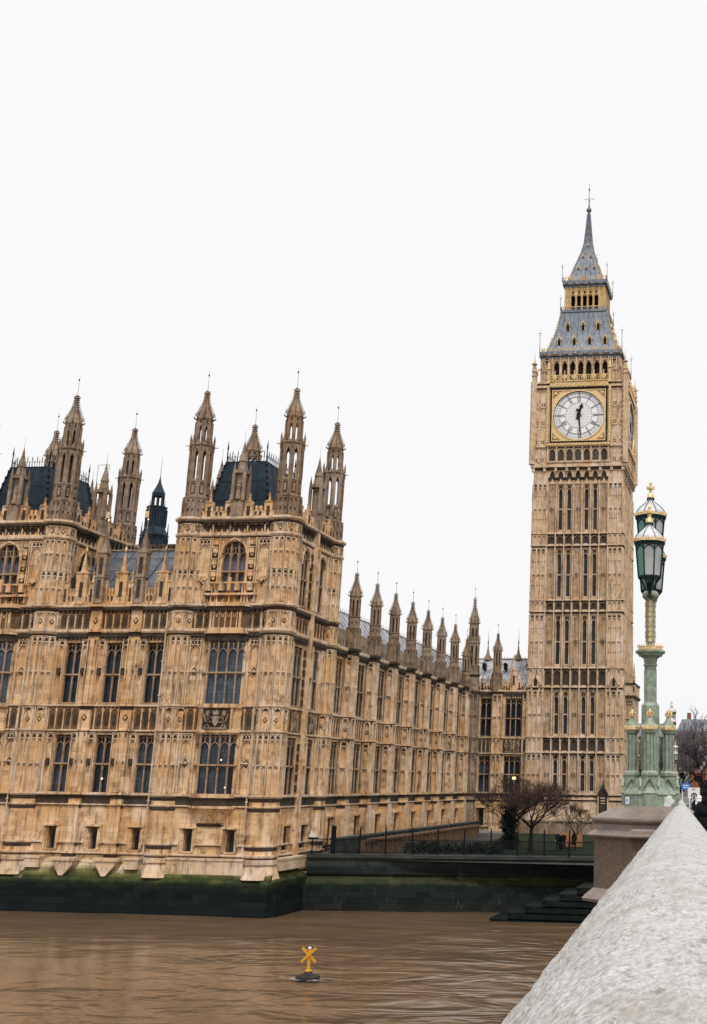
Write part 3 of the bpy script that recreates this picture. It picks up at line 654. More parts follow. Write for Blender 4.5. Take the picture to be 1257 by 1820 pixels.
# ------------------------------------------------ big corner tower (built once, copied for the left one)
def tower_walls(th):
    xm = (XT1+XT2)/2; mb = MB(4)
    # ---- east front, a measured from tower centre line
    E = ((xm, YF-WP, 0), (1, 0), (0, -1)); mb.fr(*E); hw = (XT2-XT1)/2-.9
    ow = 2.05                                            # half width of the oriel
    holes = [(-2.0-.3, -1.55, -6.05, -4.3), (1.55, 2.3, -6.05, -4.3), (-1.12, 1.12, 16.3, 21.0)]
    mb.slab(-hw-.6, hw+.6, -7.9, 23.1, holes, .55)
    storeys(mb, -hw-.3, hw+.3, gaps=(-1.92, 1.92))
    for s in (-1, 1):
        for z0, z1 in ((Z['sill']+.35, Z['b0']-.05), (Z['b1']+.3, Z['c0']-.45)):
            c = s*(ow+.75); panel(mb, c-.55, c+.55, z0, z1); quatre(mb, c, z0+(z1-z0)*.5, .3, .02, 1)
            mb.box(s*(ow+1.5)-.08, s*(ow+1.5)+.08, z0, z1, 0, .12)
        # upper stage: tiers of niches beside the arched window, plain strip with a boss further out
        c = s*1.75
        mb.box(c-.42, c-.3, 15.3, 21.2, 0, .22); mb.box(c+.3, c+.42, 15.3, 21.2, 0, .22)
        mb.m = 1; mb.box(c-.3, c+.3, 17.1, 20.6, 0, .02); mb.m = 0
        for j in range(3):
            z = 17.3+j*1.08; mb.box(c-.22, c+.22, z+.35, z+.8, .02, .3); mb.box(c-.26, c+.26, z+.8, z+.9, .02, .34); mb.prism([(c-.2, z+.35), (c+.2, z+.35), (c+.06, z+.02), (c-.06, z+.02)], .02, .22)
        panel(mb, s*2.85-.6, s*2.85+.6, 15.4, 21.15, mid=False); shield(mb, s*2.85, 17.4, .02, .26)
    string(mb, -hw-.3, hw+.3, 21.25, .35, .22, 0, 1)
    mb.m = 1; mb.box(-hw-.3, hw+.3, 21.6, 22.4, 0, .03); mb.m = 0
    n = 14
    for i in range(n):                                   # heart-shaped relief of the top frieze
        a = -hw-.3+(i+.5)*(2*hw+.6)/n; w = (2*hw+.6)/n
        mb.prism([(a-w*.5, 21.6), (a+w*.5, 21.6), (a+w*.5, 21.8), (a+w*.2, 21.72), (a, 22.05), (a-w*.2, 21.72), (a-w*.5, 21.8)], .03, .13)
        if i % 3 == 0: mb.box(a-w*.5-.06, a-w*.5+.06, 21.6, 22.4, .03, .17)
    corbels(mb, -hw-.3, hw+.3, 22.35, 22.75, .4, .5); string(mb, -hw-.3, hw+.3, 22.75, .35, .42)
    # balcony under the arched window
    for s in range(-4, 5):
        a = s*.58; mb.box(a-.05, a+.05, 15.3, 17.0, .12, .34)
    mb.box(-2.55, 2.55, 15.9, 16.1, .0, .5); mb.box(-2.6, 2.6, 16.95, 17.1, .3, .52)
    for a in (-2.0, -.75, .75, 2.0): mb.box(a-.2, a+.2, 16.3, 17.1, .3, .6); mb.m = 1; mb.prism([(a-.3, 16.3), (a+.3, 16.3), (a+.15, 15.6), (a-.15, 15.6)], .0, .45); mb.m = 0
    mb.box(-.14, .14, 16.3, 17.5, .4, .6)
    # spandrel ring round the arch
    lancet(mb, -1.32, 1.32, 19.3, 1.85, .14, 0, .16)
    # ---- oriel: canted bay with its own mouldings
    pr = .62; P = [(-ow, 0), (-1.38, pr), (1.38, pr), (ow, 0)]
    def bay(z0, z1, grow=0.0, m=0):
        mb.m = m; k = 1+grow
        mb.hprism([(-ow-grow, -.1), (-ow-grow, 0), (-1.38-grow*.7, pr+grow), (1.38+grow*.7, pr+grow), (ow+grow, 0), (ow+grow, -.1)], [(-ow-grow, -.1), (-ow-grow, 0), (-1.38-grow*.7, pr+grow), (1.38+grow*.7, pr+grow), (ow+grow, 0), (ow+grow, -.1)], z0, z1); mb.m = 0
    mb.hprism([(-1.3, -.05), (-1.3, 0), (-.9, .12), (.9, .12), (1.3, 0), (1.3, -.05)], [(-ow, -.05), (-ow, 0), (-1.38, pr), (1.38, pr), (ow, 0), (ow, -.05)], -3.85, -2.5)
    mb.m = 1; mb.hprism([(-1.2, -.05), (-1.2, 0), (-.8, .1), (.8, .1), (1.2, 0), (1.2, -.05)], [(-1.35, -.05), (-1.35, 0), (-.95, .2), (.95, .2), (1.35, 0), (1.35, -.05)], -4.0, -3.72); mb.m = 0
    bay(-2.5, -2.3, .1); bay(-2.3, -1.62, 0, 1); bay(-1.62, -1.3, .16)
    bay(3.7, 3.86, 0); bay(3.86, 4.1, .14); bay(4.1, 5.98, 0); bay(5.98, 6.3, .16); bay(11.8, 12.45, 0, 1); bay(12.45, 12.95, .2); bay(12.95, 14.5, 0, 2); bay(14.5, 14.85, .22, 1); bay(14.85, 15.2, .36)
    coat_of_arms(mb, 0, 4.14, 5.95, pr)
    for z0, z1 in ((4.12, 5.95), (12.97, 14.45)):
        for s in (-1, 1): mb.box(s*1.38-.09, s*1.38+.09, z0, z1, pr-.1, pr+.1)
    for i in range(5):
        a = -1.1+i*.55; mb.box(a-.045, a+.045, 12.97, 14.45, pr, pr+.1); lancet(mb, a-.23, a+.23, 13.9, .4, .05, pr, pr+.07)
    # ---- north side, a measured from the middle of the side
    ym = (YF+YB)/2; NX = XT2+WP+.05; N = ((NX, ym, 0), (0, 1), (1, 0)); mb.fr(*N); hs = (YB-YF)/2-.9
    sh = [(-2.95+q, -1.05+q, a, b) for q in (0, 4.1) for a, b in ((Z['sill']+.3, Z['lt']), (Z['sill2'], Z['ut']))]
    sh += [(-2.8+q, -1.2+q, 15.5, 20.8) for q in (0, 4.1)] + [(-2.6+q, -1.5+q, -6.0, -4.1) for q in (0, 4.1)]
    mb.slab(-hs-.6, hs+.6, -7.9, 23.1, sh, .5); storeys(mb, -hs-.3, hs+.3)
    mb.box(-.4, .4, -7, 23, 0, .35)
    for z0, z1 in ((Z['sill']+.35, Z['b0']-.05), (Z['b1']+.3, Z['c0']-.45), (15.3, 21.2)):
        panel(mb, -.4, .4, z0, z1, d=.35)
        for s in (-1, 1): panel(mb, s*3.9-.32, s*3.9+.32, z0, z1); quatre(mb, s*3.9, z0+(z1-z0)*.5, .22, .02)
        mb.m = 1
        for j in range(int((z1-z0)/.9)): mb.box(-.62-.12, -.62+.1, z0+.2+j*.9, z0+.8+j*.9, 0, .2)
        mb.m = 0
    for q in (0, 4.1):
        lancet(mb, -3.0+q, -1.0+q, 19.3, 1.75, .16, 0, .16); coat = -2.0+q
        mb.m = 1; mb.box(coat-.85, coat+.85, 4.15, 5.95, .03, .05); mb.m = 3
        statue_pts = ((-.4, 4.3, .1), (.4, 4.3, .1), (0, 4.6, .16))
        for s in (-1, 1): mb.bar((coat+s*.55, 4.2), (coat+s*.3, 5.2), .16, .05, .26); mb.bar((coat+s*.35, 5.0), (coat+s*.6, 5.7), .15, .05, .26)
        mb.prism([(coat-.25, 5.1), (coat+.25, 5.1), (coat+.2, 4.6), (coat, 4.3), (coat-.2, 4.6)], .05, .2); mb.box(coat-.2, coat+.2, 5.3, 5.75, .05, .25); mb.m = 0
    for z0 in (21.25, 22.75): string(mb, -hs-.3, hs+.3, z0, .35, .22 if z0 < 22 else .42, 0, 1)
    mb.m = 1; mb.box(-hs-.3, hs+.3, 21.6, 22.4, 0, .03); mb.m = 0; corbels(mb, -hs-.3, hs+.3, 22.35, 22.75, .4, .5)
    for i in range(15):
        a = -hs-.3+(i+.5)*(2*hs+.6)/15; mb.prism([(a-.25, 21.6), (a+.25, 21.6), (a+.1, 21.72), (a, 22.05), (a-.1, 21.72)], .03, .13)
    # ---- plain back and south sides
    mb.fr((xm, YB+WP, 0), (-1, 0), (0, 1)); mb.slab(-hw-.6, hw+.6, -7.9, 23.1, (), .3)
    mb.fr((XT1-WP-.05, ym, 0), (0, -1), (-1, 0)); mb.slab(-hs-.6, hs+.6, -7.9, 23.1, (), .3)
    for z in (12.5, 14.85, 21.25, 22.75): string(mb, -hs-.3, hs+.3, z, .35, .25, 0, 1)
    for i in range(-3, 4): mb.box(i*1.3-.08, i*1.3+.08, 15.3, 21.2, 0, .1)
    # parapets
    mb.fr(*E); merlons(mb, -hw-.25, hw+.25, 23.1, 1.45, 1.95)
    mb.fr(*N); merlons(mb, -hs-.25, hs+.25, 23.1, 1.45, 1.95)
    mb.fr((xm, YB+WP, 0), (-1, 0), (0, 1)); merlons(mb, -hw-.25, hw+.25, 23.1, 1.45, 1.95)
    mb.fr((XT1-WP-.05, ym, 0), (0, -1), (-1, 0)); merlons(mb, -hs-.25, hs+.25, 23.1, 1.45, 1.95)
    mb.build('wall', WALL, th)
    # windows
    for z0, z1, tr, gl in ((Z['sill']+.32, 3.7, 1.05, 'glass'), (6.3, 11.8, 8.95, 'glass_mid')):
        MAT.setdefault('glass_mid', glass_mat('blueish_window_glass', (.10, .14, .18), (.05, .075, .10)))
        window(th, -1.38, 1.38, z0, z1, 3, [tr], ((xm, YF-WP-pr, 0), (1, 0), (0, -1)), gl, .3, .10, md=.14)
        L = math.hypot(ow-1.38, pr)
        for s in (-1, 1):
            p0 = (xm+s*1.38, YF-WP-pr); p1 = (xm+s*ow, YF-WP); o = p0 if s > 0 else p1; e = p1 if s > 0 else p0
            u = ((e[0]-o[0])/L, (e[1]-o[1])/L); window(th, 0, L, z0, z1, 1, [tr], ((*o, 0), u, (u[1], -u[0])), gl, .25, .17, md=.14)
    window(th, -1.12, 1.12, 16.3, 21.0, 3, [18.05], E, 'glass_lit', .5, .13, arch=True)
    for q in (0, 4.1):
        window(th, -2.95+q, -1.05+q, Z['sill']+.3, Z['lt'], 2, [1.05], N, 'glass', .2, .12, md=.07)
        window(th, -2.95+q, -1.05+q, Z['sill2'], Z['ut'], 2, [8.95], N, 'glass', .2, .12, md=.07)
        window(th, -2.8+q, -1.2+q, 15.5, 20.8, 2, [17.9], N, 'glass', .2, .11, arch=True, md=.07)
        small_window(th, -2.05+q, -6.0, -4.1, 1.0, N, 'door_window')
    for s in (-1.92, 1.92): small_window(th, s, -6.05, -4.3, .72, E)

def build_tower():
    xm, ym = (XT1+XT2)/2, (YF+YB)/2
    th = thing('palace_tower', 'square honey stone palace tower at the water corner, right of the three bay range', 'tower', (xm, ym, -7.9), 'river corner towers of the palace')
    tower_walls(th)
    for i, (x, y) in enumerate(((XT1, YF), (XT2, YF), (XT2, YB), (XT1, YB))):
        mb = MB(4); turret_shaft(mb, x, y, TR, -7.9 if i else -7.9, 23.15)
        # battered foot
        R = 1/math.cos(PI/8); mb.m = 4; mb.ng(x, -y, (TR+.42)*R, (TR+.05)*R, -8.2, -7.0); mb.ng(x, -y, (TR+.2)*R, (TR+.2)*R, -7.0, -6.6)
        mb.build('stair_turret', WALL, th)
        turret_top(th, x, y, TR, 23.1)
    # drainpipes
    for x in (XT1-TR-.1, XT2-TR-.05):
        mb = MB(); mb.tube([(x, YF-WP-.12, -6.3), (x, YF-WP-.12, 14.4)], .07, 6)
        for z in range(-5, 14, 3): mb.wbox(x-.11, x+.11, YF-WP-.2, YF-WP-.04, z, z+.12)
        mb.build('drainpipe', ['stone_trim'], th)
    # niche pinnacles in the middle of each side
    for x, y, nx, ny in ((xm, YF-WP+.1, 0, -1), (XT2+WP-.05, ym, 1, 0), (xm, YB+WP-.1, 0, 1), (XT1-WP+.05, ym, -1, 0)):
        mb = MB(); w = .52
        mb.wbox(x-w, x+w, y-w, y+w, 23.1, 24.6)
        for dx in (-1, 1):
            for dy in (-1, 1): mb.wbox(x+dx*w-.13, x+dx*w+.13, y+dy*w-.13, y+dy*w+.13, 24.6, 27.2)
        mb.wbox(x-.3, x+.3, y-.3, y+.3, 24.6, 27.2)
        statue(mb, x+nx*.42, y+ny*.42, 24.7, 1.7)
        mb.m = 0; mb.wbox(x-w-.1, x+w+.1, y-w-.1, y+w+.1, 27.2, 27.5)
        for dx in (-1, 1):
            for dy in (-1, 1): mb.ng(x+dx*w, -(y+dy*w), .14, .01, 27.5, 28.3, 4)
        mb.ng(x, -y, .5, .34, 27.5, 28.4); mb.ng(x, -y, .42, .06, 28.4, 29.9); mb.ng(x, -y, .14, .01, 29.7, 30.4); mb.tube([(x, y, 30.3), (x, y, 31.5)], [.02, .01], 4)
        mb.build('niche_pinnacle', ['stone_grey', 'stone_dark'], th)
    steep_roof(th, XT1+.45, XT2-2.2, YF+.9, YB-.9, 23.2, 29.1, 1.15)
    return th
tower_r = build_tower()
tower_l = copy_tree(tower_r); tower_l.location.x += -65.05-XT2
tower_l['label'] = 'square honey stone palace tower cut off by the left picture edge'

# ------------------------------------------------ three bay range between the towers
def build_range():
    xa, xb = -65.05+.9, XT1-.9; xm = (xa+xb)/2; y = YF-WP+.25
    th = thing('palace_range', 'three bay honey stone range between the two corner towers, blue grey roof', 'building', (xm, y, -7.0))
    E = ((0, y, 0), (1, 0), (0, -1)); mb = MB(4); mb.fr(*E)
    wc = (-61.95, -58.05, -54.1); ww = .78
    holes = [h for c in wc for h in ((c-ww, c+ww, Z['sill']+.3, Z['lt']), (c-ww, c+ww, Z['sill2'], Z['ut']), (c-.36, c+.36, -6.05, -4.3))]
    mb.slab(xa-.5, xb+.5, -6.95, 15.3, holes, .5); storeys(mb, xa-.2, xb+.2, gaps=wc)
    mb.m = 0
    for pc in (-60.0, -56.1):                            # buttresses
        for (z0, z1, d) in ((-6.9, Z['f0'], .42), (Z['f0'], Z['b0'], .36), (Z['b0'], Z['c0'], .3), (Z['c0'], 15.3, .3)):
            mb.box(pc-.52, pc+.52, z0, z1, 0, d)
        for z0, z1 in ((Z['sill']+.35, Z['b0']-.05), (Z['b1']+.3, Z['c0']-.45)):
            mb.box(pc-.2, pc+.2, z0, z1, .3, .48); mb.box(pc-.5, pc-.38, z0, z1, .3, .42); mb.box(pc+.38, pc+.5, z0, z1, .3, .42); mb.m = 1
            for zz in (z0+(z1-z0)*.47, z1-.35): mb.box(pc-.34, pc-.24, zz, zz+.28, .36, .375); mb.box(pc+.24, pc+.34, zz, zz+.28, .36, .375)
            mb.m = 0
        for z, h, p in ((Z['s1'], .26, .62), (Z['s2'], .2, .56), (Z['f0'], .18, .56), (Z['sill'], .3, .6), (Z['b0'], .22, .5), (Z['b1'], .26, .5), (Z['c0'], .45, .55), (Z['cor']-.3, .3, .68)):
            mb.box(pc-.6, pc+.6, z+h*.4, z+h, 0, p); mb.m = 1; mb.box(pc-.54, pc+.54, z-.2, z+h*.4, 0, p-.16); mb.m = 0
        quatre(mb, pc, 5.1, .26, .3); quatre(mb, pc, 13.7, .26, .3)
    for c in wc:                                         # panelled strips beside every window with bosses
        for z0, z1 in ((Z['sill']+.35, Z['b0']-.05), (Z['b1']+.3, Z['c0']-.45)):
            for s in (-1, 1):
                panel(mb, c+s*1.15-.3, c+s*1.15+.3, z0, z1, mid=False, rib=.06); zz = z0+(z1-z0)*.5
                mb.m = 1; mb.prism([(c+s*1.15-.2, zz), (c+s*1.15, zz-.35), (c+s*1.15+.2, zz), (c+s*1.15+.14, zz+.3), (c+s*1.15-.14, zz+.3)], 0, .22); mb.m = 0
        mb.m = 1
        for s in (-.3, .3): mb.box(c+s-.2, c+s+.2, 5.1, 5.6, .035, .06)
        mb.m = 0
    merlons(mb, xa, xb, 15.3, 1.95, 1.28, th=.35)
    for c in wc:                                          # gabled niche merlons
        mb.box(c-.55, c+.55, 15.3, 18.1, -.3, .12); mb.m = 1; mb.box(c-.17, c+.17, 15.9, 17.3, .121, .135); mb.m = 0
        mb.prism([(c-.62, 18.1), (c+.62, 18.1), (c+.62, 18.25), (c-.62, 18.25)], -.35, .18); mb.ng(c, -.1, .3, .03, 18.25, 20.1, 4); mb.ng(c, -.1, .1, .16, 20.1, 20.3, 6); mb.ng(c, -.1, .16, .02, 20.3, 20.7, 6)
    mb.build('wall', WALL, th)
    for i, c in enumerate(wc):
        window(th, c-ww, c+ww, Z['sill']+.3, Z['lt'], 2, [1.05], E, 'glass', .45, .10, md=.16)
        window(th, c-ww, c+ww, Z['sill2'], Z['ut'], 2, [8.85], E, 'glass', .45, .10, md=.16)
        small_window(th, c, -6.05, -4.3, .72, E)
    for pc in (-60.0, -56.1):
        mb = MB(); spike(mb, pc, y-.1, 15.3, .42, 20.0, 22.2)
        p = mb.build('pinnacle', ['stone_grey', 'stone_dark'], th)
        v = MB(); v.tube([(pc, y-.1, 22.0), (pc, y-.1, 24.4)], [.03, .015], 4); v.wbox(pc-.3, pc, y-.11, y-.09, 23.3, 23.9); v.lathe(pc, -(y-.1), [(.02, 22.9), (.1, 23.05), (.02, 23.2)], 6); v.build('vane', ['gold'], p)
    # roof
    mb = MB(); yr = y+.9; yt = 108.0
    mb.fr(); mb.add([(xa-.9, yr, 15.6), (xb+.9, yr, 15.6), (xb+.9, yt, 21.5), (xa-.9, yt, 21.5), (xb+.9, yt+6.5, 15.6), (xa-.9, yt+6.5, 15.6)], [(0, 1, 2, 3), (3, 2, 4, 5), (0, 5, 4, 1), (0, 3, 5), (1, 4, 2)])
    for i in range(8):
        x = xa-.4+i*(xb-xa+.8)/7; mb.tube([(x, yr, 15.68), (x, yt, 21.58)], .07, 4)
    for zz in (.3, .6, .85): mb.tube([(xa-.8, yr+(yt-yr)*zz, 15.62+5.9*zz), (xb+.8, yr+(yt-yr)*zz, 15.62+5.9*zz)], .03, 4)
    rf = mb.build('roof', ['lead'], th)
    c = MB(); c.tube([(xa, yt, 21.6), (xb, yt, 21.6)], .1, 5)
    for i in range(28):
        x = xa+(xb-xa)*i/27; c.tube([(x, yt, 21.6), (x, yt, 22.3)], [.05, .01], 4)
    c.build('cresting', ['stone_grey'], rf)
    for x in (-59.0, -54.4):
        d = MB(); d.wbox(x-.22, x+.22, 105.2, 106.2, 19.0, 19.9); d.prism([(x-.3, 19.9), (x+.3, 19.9), (x, 20.3)], -106.2, -105.1); d.build('roof_vent', ['iron'], rf)
    # flying buttress from the left pinnacle to the tower behind
    mb = MB(); n = 9; P = []
    for i in range(n+1):
        t = i/n; P.append((-60.0-2.9*math.sin(t*1.2), y+.3+3.2*t, 20.0-3.0*(1-math.cos(t*1.45))))
    for p, q in zip(P, P[1:]): mb.tube([p, q], .26, 6)
    mb.build('flying_buttress', ['stone_dark'], th)
    mb = MB()
    for i in range(6): mb.wbox(xa-.3+i*.42, xa-.05+i*.42, y+1.6, y+2.0, 15.4, 17.6+.35*(i % 2)); mb.ng(xa-.17+i*.42, -(y+1.8), .13, .01, 17.6+.35*(i % 2), 18.3+.35*(i % 2), 4)
    mb.build('rear_screen', ['stone_dark'], th)
    return th
build_range()

# ------------------------------------------------ long north wing receding to the clock tower
def build_wing():
    XW = -41.96; ys = [117.4+6.8*k for k in range(8)]
    th = thing('palace_wing', 'long honey stone wing receding to the clock tower under eight pinnacles', 'building', (XW, 143, -6.6))
    N = ((XW, 0, 0), (0, 1), (1, 0)); mb = MB(4); mb.fr(*N)
    holes = []; wins = []
    starts = [112.9]+[y+.6 for y in ys[:-1]]
    for k, s in enumerate(starts):
        e = ys[k]-.6; c = s+(e-s)*(.67 if k else .55); w = 1.05 if k else .8; wins.append((c, w))
        holes += [(c-w, c+w, Z['sill']+.3, Z['lt']), (c-w, c+w, Z['sill2'], Z['ut'])]
        holes += [(e-1.5 if k else c-.5, e-.25 if k else c+.5, -6.2, -3.6)]
    mb.slab(112.6, 171.0, -6.6, 12.9, holes, .5)
    storeys(mb, 112.8, 170.6, 0, -2.45, .7, 13)
    string(mb, 112.8, 170.6, -6.2, .2, .2, 1, 1)
    mb.m = 3; mb.box(112.8, 170.6, 12.95, 14.1, -.35, .05)
    for i in range(70):
        a = 112.9+i*.826; mb.m = 3; mb.box(a, a+.44, 14.1, 14.75, -.35, .05); mb.m = 1
        mb.box(a+.12, a+.3, 13.3, 13.75, .052, .07); mb.m = 0
    for k, yb in enumerate(ys):                           # buttresses, front weathered pale and brightened as if lit, flank panelled
        for z0, z1, d in ((-6.6, Z['f0'], 1.0), (Z['f0'], Z['b0'], .86), (Z['b0'], 12.6, .8)): mb.fr(*N); mb.m = 0; mb.box(yb-.6, yb+.6, z0, z1, 0, d-.03); mb.m = 4; mb.box(yb-.6, yb+.6, z0, z1-.01, d-.03, d); mb.m = 0
        for z0, z1 in ((Z['sill']+.35, Z['b0']-.05), (Z['b1']+.3, Z['c0']-.3)):
            d = .86 if z0 < 3 else .8
            mb.fr(*N); panel(mb, yb-.55, yb, z0, z1, d=d); panel(mb, yb, yb+.55, z0, z1, d=d)
            mb.fr((XW+.42, yb-.6, 0), (1, 0), (0, -1)); panel(mb, -.36, .36, z0, z1)
        for z0 in (Z['b0']+.25,):
            mb.fr(*N); panel(mb, yb-.55, yb+.55, z0, Z['b1']-.03, d=.86, mid=False); quatre(mb, yb, z0+.8, .24, .86)
            mb.fr((XW+.42, yb-.6, 0), (1, 0), (0, -1)); panel(mb, -.36, .36, z0, Z['b1']-.03, mid=False); quatre(mb, 0, z0+.8, .2, 0)
        mb.fr()
        for z, h, p in ((-6.2, .2, .16), (Z['f0'], .18, .14), (Z['sill'], .3, .2), (Z['b0'], .22, .18), (Z['b1'], .26, .18), (Z['c0'], .45, .22)):
            q = .86 if z > -3 else 1.0; m = 0 if z < 10 else 1
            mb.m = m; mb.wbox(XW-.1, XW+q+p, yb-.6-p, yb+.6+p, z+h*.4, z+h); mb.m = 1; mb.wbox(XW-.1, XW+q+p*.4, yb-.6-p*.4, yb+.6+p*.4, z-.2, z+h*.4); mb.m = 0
    mb.fr(*N)
    for k, (c, w) in enumerate(wins):                     # carved strips and panels beside the windows
        for z0, z1 in ((Z['sill']+.35, Z['b0']-.05), (Z['b1']+.3, Z['c0']-.45)):
            mb.box(c-w-.42, c-w-.3, z0, z1, 0, .08); mb.box(c-w-.12, c-w, z0, z1, 0, .05); mb.box(c+w, c+w+.12, z0, z1, 0, .05); mb.m = 2; mb.box(c-w-.3, c-w-.12, z0, z1, 0, .02); mb.box(c+w+.12, c+w+.45, z0, z1, 0, .02); mb.m = 1
            for j in range(int((z1-z0)/.62)): mb.box(c-w-.29, c-w-.14, z0+.1+j*.62, z0+.5+j*.62, .02, .07)
            mb.box(c-w, c+w, z1+.02, z1+.35, 0, .04); mb.m = 0
        mb.box(c-w, c+w, 3.66, 3.85, -.2, .05)
    mb.build('wall', WALL, th)
    for k, (c, w) in enumerate(wins):
        window(th, c-w, c+w, Z['sill']+.3, Z['lt'], 2, [1.05], N, 'glass', .14, .10, md=.05); window(th, c-w, c+w, Z['sill2'], Z['ut'], 2, [8.85], N, 'glass', .14, .10, md=.05)
        e = ys[k]-.6; a0, a1 = (e-1.5, e-.25) if k else (c-.5, c+.5)
        small_window(th, (a0+a1)/2, -6.2, -3.6, a1-a0, N, 'ground_window')
    # pinnacles
    first = None
    for k, yb in enumerate(ys):
        if first is None:
            mb = MB(); cx, cy = XW+.42, yb; R = 1/math.cos(PI/8)
            mb.ng(cx, -cy, .62*R, .62*R, 12.9, 15.0); oct_panels(mb, cx, cy, .62, 12.95, 14.9, .07, 1, mid=False); oct_band(mb, cx, cy, .6, 14.95, 15.1, .1)
            mb.ng(cx, -cy, .54*R, .54*R, 15.1, 16.2)
            for q, o, u, n in facets(cx, cy, .54, 8): mb.fr(o, u, n); quatre(mb, 0, 15.65, .13, 0)
            mb.fr(); oct_band(mb, cx, cy, .54, 16.15, 16.27, .07)
            hw = .5*math.tan(PI/8)
            mb.m = 1; mb.ng(cx, -cy, .3, .3, 16.2, 18.2); mb.m = 0
            for q, o, u, n in facets(cx, cy, .5, 8):
                mb.fr(o, u, n); mb.box(-hw-.03, -hw*.5, 16.2, 18.1, -.12, .04); mb.box(hw*.5, hw+.03, 16.2, 18.1, -.12, .04); mb.box(-hw, hw, 17.9, 18.35, -.12, .02)
            mb.fr(); p = mb.build('pinnacle', ['stone_grey', 'stone_dark'], th)
            pinnacle_cap(p, cx, cy, .56, 18.35, 20.95, 22.3, n=8)
            first = p
        else:
            c = copy_tree(first, th); c.location = Vector((0, yb-ys[0], -1.15 if k == 7 else 0))
    # roof
    mb = MB(); x0, x1 = XW-.9, -46.2
    mb.add([(x0, 112.9, 13.2), (x0, 178, 13.2), (x1, 178, 17.9), (x1, 112.9, 17.9), (-50.5, 112.9, 13.2), (-50.5, 178, 13.2)], [(0, 1, 2, 3), (3, 2, 5, 4), (0, 3, 4), (1, 5, 2), (0, 4, 5, 1)])
    for i in range(46):
        y = 113.4+i*1.4; mb.tube([(x0, y, 13.25), (x1, y, 17.95)], .07, 4)
    rf = mb.build('roof', ['lead_pale'], th)
    c = MB(); c.tube([(x1, 113, 18), (x1, 177, 18)], .08, 4)
    for i in range(90): y = 113.3+i*.7; c.tube([(x1, y, 18), (x1, y, 18.5)], [.05, .01], 4)
    c.build('cresting', ['stone_grey'], rf)
    return th
build_wing()

